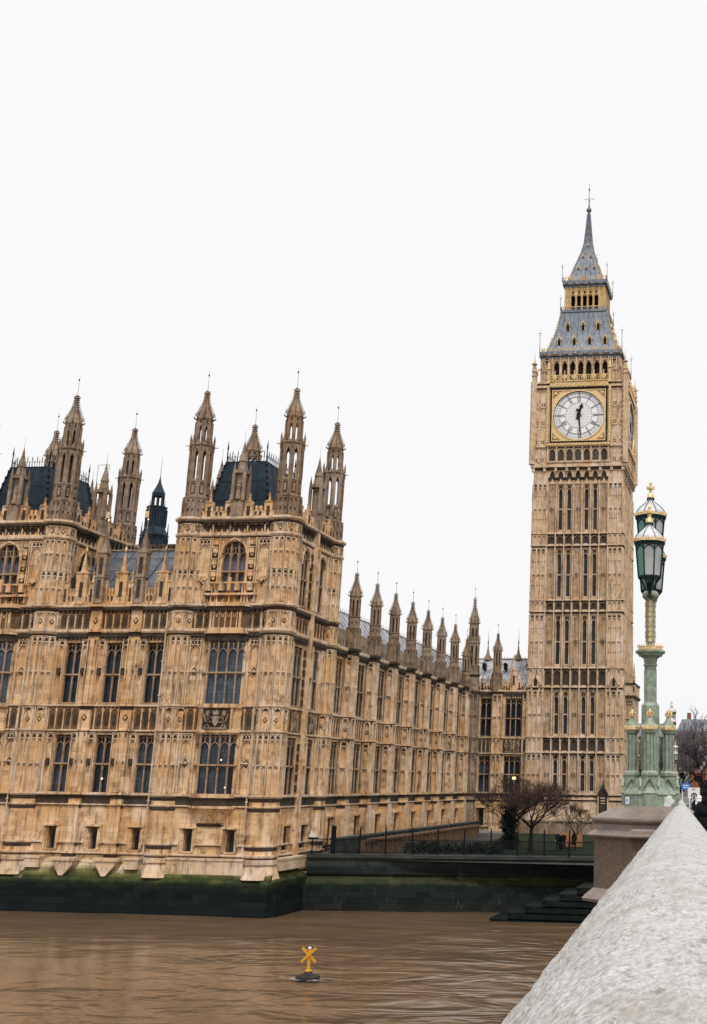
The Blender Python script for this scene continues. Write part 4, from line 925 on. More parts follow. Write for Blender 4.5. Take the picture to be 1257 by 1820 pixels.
# ------------------------------------------------ end range facing the river beside the clock tower
def build_end():
    YE = 171.0; xa, xb = -42.6, -33.2
    th = thing('palace_end_range', 'narrow honey stone range facing the river between the long wing and the clock tower', 'building', ((xa+xb)/2, YE, -6.6))
    E = ((0, YE, 0), (1, 0), (0, -1)); mb = MB(4); mb.fr(*E)
    w1, w2 = (-40.7, -39.1), (-37.05, -34.75)
    holes = [(a, b, z0, z1) for a, b in (w1, w2) for z0, z1 in ((Z['sill']+.3, Z['lt']), (Z['sill2'], Z['ut']))]+[(-40.6, -39.7, -6.0, -3.6), (-36.3, -35.4, -6.0, -3.9)]
    mb.slab(xa, xb, -6.6, 13.2, holes, .5); storeys(mb, -41.5, xb, 0, -2.45, .6, 13); string(mb, -41.5, xb, -6.1, .2, .2, 0, 1)
    mb.box(-38.85, -37.4, -6.6, 12.6, 0, .5)
    for z0, z1 in ((Z['sill']+.35, Z['b0']-.05), (Z['b0']+.25, Z['b1']-.03), (Z['b1']+.3, Z['c0']-.3)):
        mid = z1-z0 > 3
        panel(mb, -38.8, -38.12, z0, z1, d=.5, mid=mid); panel(mb, -38.12, -37.45, z0, z1, d=.5, mid=mid); panel(mb, -34.5, -33.7, z0, z1, mid=mid); panel(mb, -41.5, -40.85, z0, z1, mid=mid)
        mb.m = 1; mb.box(-34.75, -34.5, z0, z1, 0, .03); mb.box(-33.7, -33.3, z0, z1, 0, .03); mb.m = 0
    for z, h, p in ((Z['f0'], .18, .14), (Z['sill'], .3, .2), (Z['b0'], .22, .18), (Z['b1'], .26, .18), (Z['c0'], .45, .22)):
        mb.box(-38.9, -37.35, z+h*.4, z+h, 0, .5+p); mb.m = 1; mb.box(-38.87, -37.38, z-.15, z+h*.4, 0, .5+p*.4); mb.m = 0
    coat_of_arms(mb, -35.9, 4.12, 5.95, .03)
    mb.m = 0; merlons(mb, -41.2, -34.4, 12.95, 1.5, 1.35, th=.35)
    mb.box(-36.4, -35.4, 12.95, 15.7, -.3, .1); mb.box(-36.5, -35.3, 15.7, 15.85, -.3, .15); mb.ng(-35.9, -.1, .3, .03, 15.85, 17.6, 4); mb.ng(-35.9, -.1, .1, .17, 17.5, 17.75, 6); mb.ng(-35.9, -.1, .17, .02, 17.75, 18.1, 6)
    mb.m = 1; mb.box(-36.05, -35.75, 13.6, 15.0, .101, .115); mb.m = 0
    mb.build('wall', WALL, th)
    for a, b, n in ((*w1, 2), (*w2, 3)):
        window(th, a, b, Z['sill']+.3, Z['lt'], n, [1.05], E, 'glass', .45, .12, md=.2); window(th, a, b, Z['sill2'], Z['ut'], n, [8.85], E, 'glass', .45, .12, md=.2)
    small_window(th, -40.15, -6.0, -3.6, .9, E); small_window(th, -35.85, -6.0, -3.9, .9, E)
    # corner turret
    cx, cy, ap = -41.75, 169.6, .78; R = 1/math.cos(PI/8); mb = MB()
    mb.ng(cx, -cy, .95*R, .95*R, -6.6, 15.0)
    for z0, z1 in ((Z['sill']+.35, Z['b0']-.05), (Z['b0']+.25, Z['b1']-.03), (Z['b1']+.3, Z['c0']-.3)): oct_panels(mb, cx, cy, .95, z0, z1, .08, 1, mid=z1-z0 > 3)
    for z, h in ((Z['f0'], .2), (Z['sill'], .3), (Z['b0'], .22), (Z['b1'], .26), (Z['c0'], .45), (14.9, .2)): oct_band(mb, cx, cy, .95, z, z+h, .18); oct_band(mb, cx, cy, .95, z-.25, z, .06, 1)
    mb.ng(cx, -cy, .85*R, .85*R, 15.0, 16.4); oct_panels(mb, cx, cy, .85, 15.1, 16.3, .06, 1, mid=False)
    for ap_, z0, h in ((.8, 16.4, 2.9), (.62, 20.4, 1.5)):
        hw = ap_*math.tan(PI/8); mb.m = 1; mb.ng(cx, -cy, ap_*.5, ap_*.5, z0, z0+h+.2); mb.m = 0
        for q, o, u, n in facets(cx, cy, ap_, 8): mb.fr(o, u, n); mb.box(-hw-.02, -hw*.45, z0, z0+h, -.12, .03); mb.box(hw*.45, hw+.02, z0, z0+h, -.12, .03); mb.box(-hw, hw, z0+h-.25, z0+h+.3, -.12, .02)
        mb.fr()
    mb.ng(cx, -cy, .9*R, .85*R, 19.5, 19.75); mb.ng(cx, -cy, .66*R, .66*R, 19.7, 20.4)
    for k in range(8): t = PI/8+PI/4*k; x, y = cx+.9*math.cos(t), cy+.9*math.sin(t); mb.wbox(x-.06, x+.06, y-.06, y+.06, 19.4, 20.3); mb.ng(x, -y, .09, .01, 20.3, 20.8, 4)
    mb.ng(cx, -cy, .62*R, .62*R, 21.8, 22.4)
    t = mb.build('stair_turret', ['stone_grey', 'stone_dark'], th); pinnacle_cap(t, cx, cy, .66, 22.4, 26.4, 27.9)
    # pinnacle above the pier
    mb = MB(); cx, cy = -38.4, YE-.15
    mb.ng(cx, -cy, .66*R, .66*R, 12.9, 15.3); oct_panels(mb, cx, cy, .66, 12.95, 15.2, .07, 1, mid=False); oct_band(mb, cx, cy, .62, 15.25, 15.4, .1); mb.ng(cx, -cy, .56*R, .56*R, 15.3, 16.4); mb.m = 1; mb.ng(cx, -cy, .3, .3, 16.3, 18.4); mb.m = 0
    for q, o, u, n in facets(cx, cy, .52, 8): mb.fr(o, u, n); hw = .215; mb.box(-hw-.03, -hw*.5, 16.3, 18.4, -.12, .04); mb.box(hw*.5, hw+.03, 16.3, 18.4, -.12, .04); mb.box(-hw, hw, 18.2, 18.6, -.12, .02)
    mb.fr(); p = mb.build('pinnacle', ['stone_grey', 'stone_dark'], th); pinnacle_cap(p, cx, cy, .58, 18.55, 21.25, 22.7)
    # roof with small dormers, ridge spikes
    mb = MB(); y0, yt = YE+.8, 177.5; xl, xr = -47.0, -32.6
    mb.add([(xl, y0, 13.2), (xr, y0, 13.2), (xr, yt, 18.0), (xl, yt, 18.0), (xr, yt+6, 13.2), (xl, yt+6, 13.2)], [(0, 1, 2, 3), (3, 2, 4, 5), (0, 3, 5), (1, 4, 2), (0, 5, 4, 1)])
    for i in range(10): x = xl+.8+i*1.45; mb.tube([(x, y0, 13.25), (x, yt, 18.05)], .06, 4)
    rf = mb.build('roof', ['lead_pale'], th)
    c = MB(); c.tube([(xl, yt, 18.05), (xr, yt, 18.05)], .09, 4)
    for i in range(36): x = xl+.2+i*.4; c.tube([(x, yt, 18.0), (x, yt, 18.35)], [.07, .02], 4)
    c.build('cresting', ['stone_grey'], rf)
    for x in (-41.4, -36.7):
        s = MB(); s.lathe(x, -yt, [(.62, 17.9), (.5, 18.3), (.25, 18.9), (.12, 19.6), (.06, 20.3), (.12, 20.4), (.02, 21.2)], 6); s.tube([(x, yt, 21.1), (x, yt, 22.5)], [.03, .012], 4); s.build('ridge_spire', ['stone_grey'], rf)
    for x in (-41.2, -38.0, -34.6):
        d = MB(); d.wbox(x-.2, x+.2, 174.3, 175.4, 16.2, 16.9); d.fr((0, 175.4, 0)); d.prism([(x-.28, 16.9), (x+.28, 16.9), (x, 17.25)], 0, 1.2); d.build('dormer', ['iron'], rf)
    # warm lamp seen through the right lower window
    l = MB(); l.wbox(-35.6, -35.1, 170.35, 170.45, .45, .8); l.build('lit_lamp', ['lamp_warm'], th)
    return th
build_end()

# ================================================================== CLOCK TOWER
def build_clock_tower():
    xc, yc, H = -26.9, 176.95, 6.75
    th = thing('clock_tower', 'tall square honey stone clock tower with white dial, gilded belfry and grey pointed spire', 'clock tower', (xc, yc, -6.8))
    def F(h): return [((xc, yc-h, 0), (1, 0), (0, -1)), ((xc+h, yc, 0), (0, 1), (1, 0)), ((xc, yc+h, 0), (-1, 0), (0, 1)), ((xc-h, yc, 0), (0, -1), (-1, 0))]
    ST = [(-1.35, 4.0), (6.45, 12.8), (16.25, 23.7), (26.05, 33.5), (35.95, 43.3)]
    BD = [(4.25, 6.15), (13.45, 15.8), (24.3, 25.6), (34.05, 35.5)]
    C = 4.55; bw = 2*C/7
    mb = MB(4)
    for fi, fr in enumerate(F(H)):
        mb.fr(*fr); mb.m = 0
        holes = []
        for z0, z1 in ST:
            for b in (1, 2, 4, 5): c = -C+(b+.5)*bw; holes.append((c-.27, c+.27, z0+.35, z1-.8))
        mb.slab(-C, C, -6.8, 45.8, holes, .3, -.35)
        for s in (-1, 1):                                 # clasping corner strips
            mb.slab(min(s*C, s*H), max(s*C, s*H), -6.8, 45.5, (), .4, 0, False); mb.box(min(s*C, s*(C+.1)), max(s*C, s*(C+.1)), -6.8, 45.5, -.4, -.003)
            for z0, z1 in ST+BD:
                w = (H-C-.1)/3; hgt = z1-z0
                for q in range(3):
                    a = (C+.05 if s > 0 else -H+.05)+q*w
                    panel(mb, a, a+w, z0, z1, 1, .09, .17, mid=hgt > 4)
                    if hgt > 6.5:
                        for zz in (.25, .72):
                            mb.m = 1; mb.box(a+.16, a+.26, z0+hgt*zz, z0+hgt*zz+.2, .004, .02); mb.box(a+w-.22, a+w-.12, z0+hgt*zz, z0+hgt*zz+.2, .004, .02); mb.m = 0
        # central bays
        for b in range(8): mb.box(-C+b*bw-.13, -C+b*bw+.13, -1.4, 43.6, -.36, -.12); mb.m = 4; mb.box(-C+b*bw-.055, -C+b*bw+.055, -1.4, 43.8, -.12, .12); mb.m = 0
        for z0, z1 in ST:
            for b in range(7):
                a0, a1 = -C+b*bw+.13, -C+(b+1)*bw-.13; c = (a0+a1)/2
                if b in (1, 2, 4, 5):
                    mb.box(c-.42, c-.32, z0, z1-.4, -.35, -.12); mb.box(c+.32, c+.42, z0, z1-.4, -.35, -.12); mb.m = 2; mb.box(c-.3, c+.3, z1-1.6, z1-.8, -.37, -.33) if False else None; mb.m = 0; mb.m = 1; mb.box(c-.3, c+.3, z1-.95, z1-.2, -.35, -.33); mb.m = 0
                    lancet(mb, c-.3, c+.3, z1-1.3, .6, .07, -.35, -.2); mb.box(c-.28, c+.28, z0+.1, z0+.33, -.35, -.1)
                else:
                    for q in (-.32, -.11, .11, .32): mb.box(c+q-.04, c+q+.04, z0, z1-.3, -.35, -.17)
                    mb.m = 2; mb.box(c-.41, c+.41, z0+(z1-z0)*.47-.3, z0+(z1-z0)*.47+.3, -.35, -.3); mb.m = 0
                    zm = z0+(z1-z0)*.47; mb.m = 1
                    for dx, dz in ((0, .22), (0, -.22), (.2, 0), (-.2, 0)): mb.box(c+dx-.08, c+dx+.08, zm+dz-.08, zm+dz+.08, -.17, -.15)
                    mb.box(c-.32, c+.32, z1-1.0, z1-.35, -.348, -.33); mb.m = 0
                    for q in (-.17, .17): lancet(mb, c+q-.15, c+q+.15, z1-1.1, .35, .05, -.33, -.26)
        for z0, z1 in BD:
            for b in range(7):
                a0, a1 = -C+b*bw+.13, -C+(b+1)*bw-.13; mb.m = 2; mb.box(a0, a1, z0, z1, -.352, -.31); mb.m = 1
                mb.box(a0+.22, a1-.22, z0+.3, z1-.35, -.31, -.3); mb.m = 0; lancet(mb, a0, a1, z1-.5, .42, .08, -.31, -.2)
        for z in (-2.3, -1.65, 4.02, 6.15, 13.15, 15.85, 24.0, 25.65, 33.75, 35.55):
            hh = .28; mb.m = 0
            for b in range(7): a0, a1 = -C+b*bw, -C+(b+1)*bw; mb.box(a0, a1, z+.1, z+hh, -.36, .08 if z < 13 or b % 1 else .06); mb.prism([(a0+.1, z+hh), (a1-.1, z+hh), ((a0+a1)/2+.2, z+hh+.16), ((a0+a1)/2-.2, z+hh+.16)], -.3, -.02)
            for s in (-1, 1): e_ = H+.2 if fi % 2 == 0 else H-.2; mb.box(min(s*C, s*e_), max(s*C, s*e_), z+.1, z+hh, -.2, .2)
            mb.m = 1; mb.box(-C, C, z-.08, z+.1, -.355, -.1)
            for s in (-1, 1): e_ = H+.08 if fi % 2 == 0 else H-.1; mb.box(min(s*C, s*e_), max(s*C, s*e_), z-.08, z+.1, -.1, .08)
            mb.m = 0
        for s in (-1, 1):                                 # gablets on the corner strips
            c = s*(C+H)/2; mb.box(c-.62, c-.48, 11.0, 14.0, 0, .2); mb.box(c+.48, c+.62, 11.0, 14.0, 0, .2)
            mb.bar((c-.8, 13.6), (c, 15.0), .2, 0, .32); mb.bar((c+.8, 13.6), (c, 15.0), .2, 0, .32); mb.box(c-.06, c+.06, 15.0, 16.1, .05, .2); mb.m = 1; mb.prism([(c-.45, 12.9), (c+.45, 12.9), (c+.45, 13.7), (c, 14.5), (c-.45, 13.7)], .004, .03); mb.m = 0
        # ground stage
        mb.box(-C, C, -6.8, -2.4, -.36, -.1); mb.m = 1; mb.prism([(-.4, -3.0), (.4, -3.0), (0, -3.7)], -.1, .1); mb.m = 0
        for a in (-3.2, -1.3, .6, 2.6): mb.box(a-.1, a+.1, -6.8, -2.4, -.1, .0)
        mb.box(-.0+.9, .9+1.1, -6.4, -3.6, -.1, .04) if False else None
        # corbel table below the gallery
        mb.box(-C, C, 43.3, 43.6, -.36, -.2)
        mb.m = 1; mb.box(-C, C, 43.9, 45.6, -.34, -.2)
        for b in range(7):
            a0, a1 = -C+b*bw, -C+(b+1)*bw; c = (a0+a1)/2; mb.m = 0
            mb.prism([(a0, 45.6), (a0, 44.3), (a0+.22, 44.3), (a0+.34, 44.9), (c, 45.35), (a1-.34, 44.9), (a1-.22, 44.3), (a1, 44.3), (a1, 45.6)], -.2, .0)
            mb.prism([(a0+.2, 43.3), (c, 44.15), (a1-.2, 43.3)], -.36, -.15)
        for i in range(9): a = -H+i*2*H/8; mb.box(a-.2, a+.2, 45.2, 45.8, 0, .3)
    for z, h, p, m in ((45.45, .35, .2, 1), (45.8, .4, .42, 0), (46.2, .2, .3, 0)): mb.m = m; mb.wbox(xc-H-p, xc+H+p, yc-H-p, yc+H+p, z, z+h)
    mb.m = 0
    # gallery and clock stages
    H2 = 7.0
    mb.wbox(xc-H2+.5, xc+H2-.5, yc-H2+.5, yc+H2-.5, 46.3, 59.0)
    for fr in F(H2):
        mb.fr(*fr); mb.m = 0; mb.slab(-H2, H2, 46.4, 59.2, (), .4, 0, False)
        for s in (-1, 1):
            for z0, z1 in ((46.6, 48.8), (49.4, 52.3), (52.4, 55.2), (55.3, 58.2)):
                w = (H2-4.95)/2
                for q in range(2):
                    a = (4.95 if s > 0 else -H2)+q*w; panel(mb, a, a+w, z0, z1, 1, .1, .1, mid=False)
                    mb.m = 1
                    for dx in (-.15, .15):
                        for dz in (.12, .42): mb.box(a+w/2+dx-.09, a+w/2+dx+.09, z0+dz, z0+dz+.18, .004, .02)
                    mb.m = 0
        for z, p in ((48.9, .22), (58.3, .3), (59.0, .2)): mb.box(-H2-p, H2+p, z, z+.28, -.2, p); mb.m = 1; mb.box(-H2-p*.4, H2+p*.4, z-.15, z, -.2, p*.4); mb.m = 0
        n = 7; w = 9.2/n
        for i in range(n):                                # blind arcade below the dial
            a0 = -4.6+i*w; a1 = a0+w; c = (a0+a1)/2
            mb.m = 1 if i % 2 == 0 else 2; mb.prism([(a0+.22, 46.8), (a1-.22, 46.8), (a1-.22, 48.1), (c, 48.7), (a0+.22, 48.1)], 0, .03)
            mb.m = 0; lancet(mb, a0+.12, a1-.12, 47.9, .75, .12, 0, .16); mb.box(a0-.1, a0+.1, 46.5, 48.9, 0, .28); mb.box(a0+.1, a1-.1, 46.5, 46.75, 0, .2)
        mb.box(4.5, 4.7, 46.5, 48.9, 0, .28)
    for dx in (-1, 1):
        for dy in (-1, 1):
            x, y = xc+dx*H2, yc+dy*H2; mb.fr(); mb.ng(x, -y, .5, .5, 46.3, 59.3); mb.ng(x, -y, .34, .3, 59.3, 61.0); mb.ng(x, -y, .42, .03, 61.0, 63.4)
            mb.tube([(x, y, 63.3), (x, y, 64.3)], [.04, .01], 4)
            for z in (60.3, 62.2): mb.ng(x, -y, .45, .45, z, z+.12)
            mb.tube([(x-dx*.1, y-dy*.1, 60.6), (x-dx*.6, y-dy*.6, 61.6), (x-dx*1.2, y-dy*1.2, 62.2)], .14, 5)
    # belfry arcade
    H3 = 6.1
    mb.m = 1; mb.wbox(xc-H3+1.0, xc+H3-1.0, yc-H3+1.0, yc+H3-1.0, 59.2, 63.6); mb.m = 0
    for fr in F(H3):
        mb.fr(*fr); n = 7; w = 8.75/n; a_ = -w*n/2
        hl = [(a_+i*w+.2, a_+(i+1)*w-.2, 59.8, 63.0) for i in range(n)]
        mb.slab(-H3, H3, 59.2, 63.5, hl, .7, 0, False)
        for i in range(n):
            a0, a1 = a_+i*w, a_+(i+1)*w; c = (a0+a1)/2; mb.box(a0-.08, a0+.08, 59.3, 63.5, 0, .2)
            mb.prism([(a0+.2, 62.1), (a0+.2, 63.1), (c, 63.1), (c, 62.95), (a0+.36, 62.6)], -.4, -.05); mb.prism([(a1-.2, 62.1), (a1-.2, 63.1), (c, 63.1), (c, 62.95), (a1-.36, 62.6)], -.4, -.05); lancet(mb, a0+.16, a1-.16, 62.4, .7, .09, 0, .1)
        mb.box(a_+n*w-.08, a_+n*w+.08, 59.3, 63.5, 0, .2)
        for s in (-1, 1): panel(mb, s*5.25-.7, s*5.25+.7, 59.4, 63.3); panel(mb, s*5.25-.35, s*5.25+.35, 59.4, 63.3)
    mb.build('wall', ['tower_stone', 'stone_dark', 'tower_frieze', 'stone_grey', 'stone_trim'], th)
    for fi, fr in enumerate(F(H)):
        for z0, z1 in ST:
            for b in (1, 2, 4, 5):
                c = -C+(b+.5)*bw; g = MB(); g.fr(*fr); g.m = 1; g.box(c-.36, c+.36, z0+.35, z1-.8, -.66, -.6); g.m = 0
                zm = z0+(z1-z0)*.47; g.box(c-.3, c+.3, zm, zm+.16, -.6, -.42)
                g.build('window', ['tower_stone', 'tower_glass'], th)
    sw = MB(); fr = F(H)[0]
    # gilding round the dials
    for fi, fr in enumerate(F(H2)):
        g = MB(); g.fr(*fr)
        for s in (-1, 1):
            for j in range(38):                           # twisted columns
                z = 49.6+j*.235; g.m = j % 2; g.prism([(s*4.72-.17, z), (s*4.72+.17, z+.14), (s*4.72+.17, z+.36), (s*4.72-.17, z+.22)], .05, .32)
            g.m = 0; g.box(s*4.72-.24, s*4.72+.24, 59.0, 59.3, 0, .4)
            for j in range(6): z = 59.3+j*.3; g.m = j % 2; g.prism([(s*4.72-.2, z), (s*4.72+.2, z+.12), (s*4.72+.2, z+.4), (s*4.72-.2, z+.28)], .0, .3)
            g.m = 0; g.box(s*4.72-.34, s*4.72+.34, 61.3, 61.5, -.1, .4); g.box(s*4.72-.14, s*4.72+.14, 61.5, 62.0, -.1, .3); g.ng(s*4.72, .15, .2, .02, 62.0, 62.5, 4)
        g.m = 1; g.box(-4.9, 4.9, 49.05, 49.42, .1, .42); g.m = 0
        for i in range(24): a = -4.6+i*.4; g.box(a-.1, a+.1, 49.16, 49.46, .42, .47)
        g.m = 1; g.box(-4.5, 4.5, 58.35, 59.0, .05, .36); g.m = 0
        for i in range(13):
            a = -4.3+i*.7167
            if i % 2: g.bar((a-.18, 58.42), (a+.18, 58.92), .16, .36, .43)
            else: g.box(a-.18, a-.04, 58.45, 58.9, .36, .43); g.box(a+.04, a+.18, 58.45, 58.9, .36, .43)
        g.m = 1; g.box(-4.5, 4.5, 59.25, 59.42, .1, .3); g.box(-4.5, 4.5, 60.15, 60.3, .1, .3)
        for i in range(31): a = -4.4+i*.293; g.box(a-.05, a+.05, 59.42, 60.15, .13, .25)
        g.m = 0
        for i in range(6): a = -3.75+i*1.5; g.prism([(a-.42, 59.9), (a, 59.45), (a+.42, 59.9), (a, 60.5)], .25, .36); g.m = 1; g.prism([(a-.2, 59.92), (a, 59.7), (a+.2, 59.92), (a, 60.2)], .36, .4); g.m = 0; g.box(a-.06, a+.06, 60.45, 61.0, .2, .3)
        g.build('gilded_surround', ['gold', 'gold_pale'], th)
        clock_face(th, fr)
    # roofs
    def ring_roof(prof, name, mat, ribs):
        r = MB(); r.fr()
        for (a, z0), (b, z1) in zip(prof, prof[1:]): r.hprism([(xc+x*a, -yc+y*a) for x, y in ((-1, -1), (1, -1), (1, 1), (-1, 1))], [(xc+x*b, -yc+y*b) for x, y in ((-1, -1), (1, -1), (1, 1), (-1, 1))], z0, z1, cap=False)
        for k in range(4):
            for j in range(ribs):
                t = -1+2*j/ribs
                pts = []
                for a, z in prof:
                    x, y = (t*a, -a-.02)
                    for _ in range(k): x, y = -y, x
                    pts.append((xc+x, yc+y, z))
                r.tube(pts, .045 if j else .1, 4)
        return r.build(name, mat, th)
    e = MB(); e.m = 0; e.wbox(xc-6.15, xc+6.15, yc-6.15, yc+6.15, 63.4, 63.75); e.wbox(xc-6.45, xc+6.45, yc-6.45, yc+6.45, 63.75, 64.5)
    for fr in F(6.45):
        e.fr(*fr)
        for i in range(8):
            a = -5.65+i*1.61
            e.m = 2; e.box(a-.5, a+.5, 63.78, 64.05, 0, .04); e.m = 1; e.prism([(a-.1, 64.15), (a, 64.02), (a+.1, 64.15), (a, 64.3)], 0, .06)
        e.m = 1; e.box(-6.2, 6.2, 64.5, 64.62, -.5, -.35)
        for i in range(32): a = -6.1+i*.39; e.box(a-.06, a+.06, 64.6, 64.95, -.45, -.35); e.prism([(a-.14, 64.95), (a+.14, 64.95), (a, 65.25)], -.45, -.35)
    e.build('eave_cornice', ['spire', 'gold_pale', 'frieze'], th)
    r1 = ring_roof([(5.65, 64.5), (5.05, 66.0), (4.45, 67.8), (4.0, 69.8), (3.6, 72.1)], 'lower_roof', ['spire'], 10)
    def hw(z, prof):
        for (a, z0), (b, z1) in zip(prof, prof[1:]):
            if z0 <= z <= z1: return a+(b-a)*(z-z0)/(z1-z0)
    pr1 = [(5.65, 64.5), (5.05, 66.0), (4.45, 67.8), (4.0, 69.8), (3.6, 72.1)]
    for fi in range(4):
        for row, cols, w, h in ((65.9, (-3.6, -1.2, 1.2, 3.6), .34, .95), (68.6, (-2.4, 0, 2.4), .34, .95)):
            hwz = hw(row, pr1)
            for c in cols:
                d = MB(); d.fr(*F(hwz)[fi]); d.m = 1
                d.box(c-w, c-w+.1, row, row+h, -.9, .1); d.box(c+w-.1, c+w, row, row+h, -.9, .1); d.prism([(c-w-.12, row+h-.05), (c+w+.12, row+h-.05), (c, row+h+.7)], -1.1, .14); d.box(c-.04, c+.04, row+h+.6, row+h+1.0, 0, .1)
                d.m = 0; d.box(c-w+.1, c+w-.1, row, row+h, -.9, .02); d.prism([(c-w+.1, row+h), (c+w-.1, row+h), (c, row+h+.4)], .12, .15); d.build('dormer', ['void', 'gold_pale'], r1)
    # lantern stage
    H4 = 3.1; L = MB(); L.m = 2; L.wbox(xc-3.75, xc+3.75, yc-3.75, yc+3.75, 72.0, 72.35); L.m = 0
    L.m = 1; L.wbox(xc-H4+.8, xc+H4-.8, yc-H4+.8, yc+H4-.8, 72.3, 76.5); L.m = 0
    for fr in F(3.7):
        L.fr(*fr); L.m = 2
        for i in range(22): a = -3.65+i*.348; L.box(a-.05, a+.05, 72.35, 72.85, -.06, .0)
        L.m = 0; L.box(-3.7, 3.7, 72.85, 72.95, -.08, .02)
    for fr in F(H4):
        L.fr(*fr); L.m = 0; n = 5; w = .93; a_ = -w*n/2
        L.slab(-H4, H4, 72.35, 76.5, [(a_+i*w+.15, a_+(i+1)*w-.15, 72.6, 75.0) for i in range(n)], .35, 0, False)
        for i in range(n+1): a = a_+i*w; L.box(a-.06, a+.06, 72.35, 76.5, 0, .2)
        for i in range(n): a = a_+i*w; lancet(L, a+.06, a+w-.06, 74.7, .6, .08, 0, .12); lancet(L, a+.06, a+w-.06, 75.6, .5, .06, 0, .1); L.m = 1; L.box(a+.3, a+w-.3, 75.35, 75.75, .003, .02); L.m = 0
        for s in (-1, 1): L.box(s*2.75-.06, s*2.75+.06, 72.35, 76.5, 0, .15); L.box(s*3.05-.07, s*3.05+.07, 72.35, 76.5, 0, .15)
    L.m = 2; L.wbox(xc-3.2, xc+3.2, yc-3.2, yc+3.2, 76.4, 76.8); L.wbox(xc-3.55, xc+3.55, yc-3.55, yc+3.55, 76.8, 77.5)
    for fr in F(3.55):
        L.fr(*fr); L.m = 3
        for i in range(6): L.box(-3.1+i*1.2, -2.6+i*1.2, 76.85, 77.05, 0, .03)
        L.m = 0
        for i in range(19): a = -3.4+i*.375; L.box(a-.06, a+.06, 77.5, 77.9, -.15, -.05); L.prism([(a-.14, 77.9), (a+.14, 77.9), (a, 78.25)], -.15, -.05)
    L.build('lantern_stage', ['gold_pale', 'void', 'spire', 'frieze'], th)
    pr2 = [(2.8, 77.5), (2.35, 78.9), (1.93, 80.4), (1.52, 81.7), (1.16, 82.9), (.85, 84.1), (.6, 85.4), (.38, 88.0), (.2, 90.6)]
    r2_ = ring_roof(pr2, 'spire', ['spire'], 6)
    for fi in range(4):
        for row, cols in ((80.0, (-1.3, 0, 1.3)), (82.3, (-.65, .65)), (84.6, (0,)), (87.0, (0,))):
            for c in cols:
                q = .7 if row > 84 else 1
                d = MB(); d.fr(*F(hw(row, pr2))[fi]); d.m = 1; d.prism([(c-.3*q, row), (c+.3*q, row), (c, row+.8*q)], -.5, .12); d.m = 0; d.prism([(c-.16*q, row+.05), (c+.16*q, row+.05), (c, row+.42*q)], .12, .14); d.build('lucarne', ['void', 'gold_pale'], r2_)
    k = MB(); k.fr()
    for prf, kk in ((pr1, .5), (pr2, .55)):
        for dx, dy in ((1, 1), (1, -1), (-1, 1), (-1, -1)):
            z = prf[0][1]+.6
            while z < prf[-1][1]-.3:
                a = hw(z, prf); s = .09 if prf is pr1 else .02+.035*a; x, y = xc+dx*a, yc+dy*a; k.wbox(x-s, x+s, y-s, y+s, z, z+s*2.6); k.wbox(x+dx*s-s*.6, x+dx*s+s*.6, y+dy*s-s*.6, y+dy*s+s*.6, z+s*1.8, z+s*3.6); z += kk
    k.build('gilt_crockets', ['gold_pale'], r1)
    f = MB(); f.lathe(xc, -yc, [(.2, 90.5), (.22, 90.9), (.45, 91.3), (.42, 91.6), (.2, 91.75), (.12, 92.4), (.06, 93.4), (.04, 95.6), (.02, 96.3)], 8); f.lathe(xc, -yc, [(.02, 94.9), (.16, 95.05), (.16, 95.2), (.02, 95.35)], 8)
    for t in range(4): a = t*PI/2; f.tube([(xc, yc, 93.2), (xc+.35*math.cos(a), yc+.35*math.sin(a), 93.5), (xc+.75*math.cos(a), yc+.75*math.sin(a), 93.3)], [.04, .03, .07], 5)
    f.build('finial', ['spire'], th)
    for hh, z0, zt in ((6.4, 64.4, 68.3), (3.6, 77.3, 80.6), (3.75, 72.3, 75.0)):
        for dx, dy in ((1, 1), (1, -1), (-1, 1), (-1, -1)):
            f = MB(); x, y = xc+dx*hh, yc+dy*hh; f.tube([(x, y, z0), (x, y, z0+1.2), (x, y, zt)], [.09, .05, .015], 5); f.lathe(x, -y, [(.02, z0+(zt-z0)*.68), (.12, z0+(zt-z0)*.71), (.02, z0+(zt-z0)*.75)], 6); f.wbox(x-.28, x+.28, y-.02, y+.02, z0+(zt-z0)*.8, z0+(zt-z0)*.82); f.build('corner_rod', ['spire'], th)
    # doors, niche canopy and a low porch turret
    small_window(th, 1.55, -6.2, -3.7, .85, F(H)[0])
    n = MB(); n.fr(*F(H)[0]); c = 4.3
    n.m = 1; n.prism([(c-.55, -3.9), (c+.55, -3.9), (c+.55, -1.6), (c, -.6), (c-.55, -1.6)], 0, .25); n.m = 0; n.box(c-.75, c-.6, -6.8, -1.6, -.1, .3); n.box(c+.6, c+.75, -6.8, -1.6, -.1, .3); n.m = 1; n.bar((c-.85, -1.75), (c, -.2), .2, 0, .45); n.bar((c+.85, -1.75), (c, -.2), .2, 0, .45); n.box(c-.05, c+.05, -.3, .4, .1, .2)
    n.m = 0
    for z in (-2.0, -2.35, -2.7): n.box(c-.3, c+.3, z, z+.14, .25, .3)
    n.build('niche_canopy', ['tower_stone', 'stone_dark'], th)
    p = MB(); x0 = xc+H; p.wbox(x0, x0+1.3, yc-2.2, yc+4.5, -6.8, 12.1); p.m = 1; p.wbox(x0-.1, x0+1.55, yc-2.4, yc+4.7, 12.1, 12.5); p.m = 0; p.wbox(x0, x0+1.4, yc-2.3, yc+4.6, 12.5, 14.0); p.m = 1; p.wbox(x0-.1, x0+1.5, yc-2.4, yc+4.7, 14.0, 14.3); p.m = 0; spike(p, x0+1.3, yc-2.2, 12.5, .2, 15.2, 17.2)
    for z in (-1.6, 4.0, 6.1): p.m = 0; p.wbox(x0, x0+1.5, yc-2.35, yc+4.65, z, z+.25)
    p.fr((x0+.65, yc-2.2, 0), (1, 0), (0, -1))
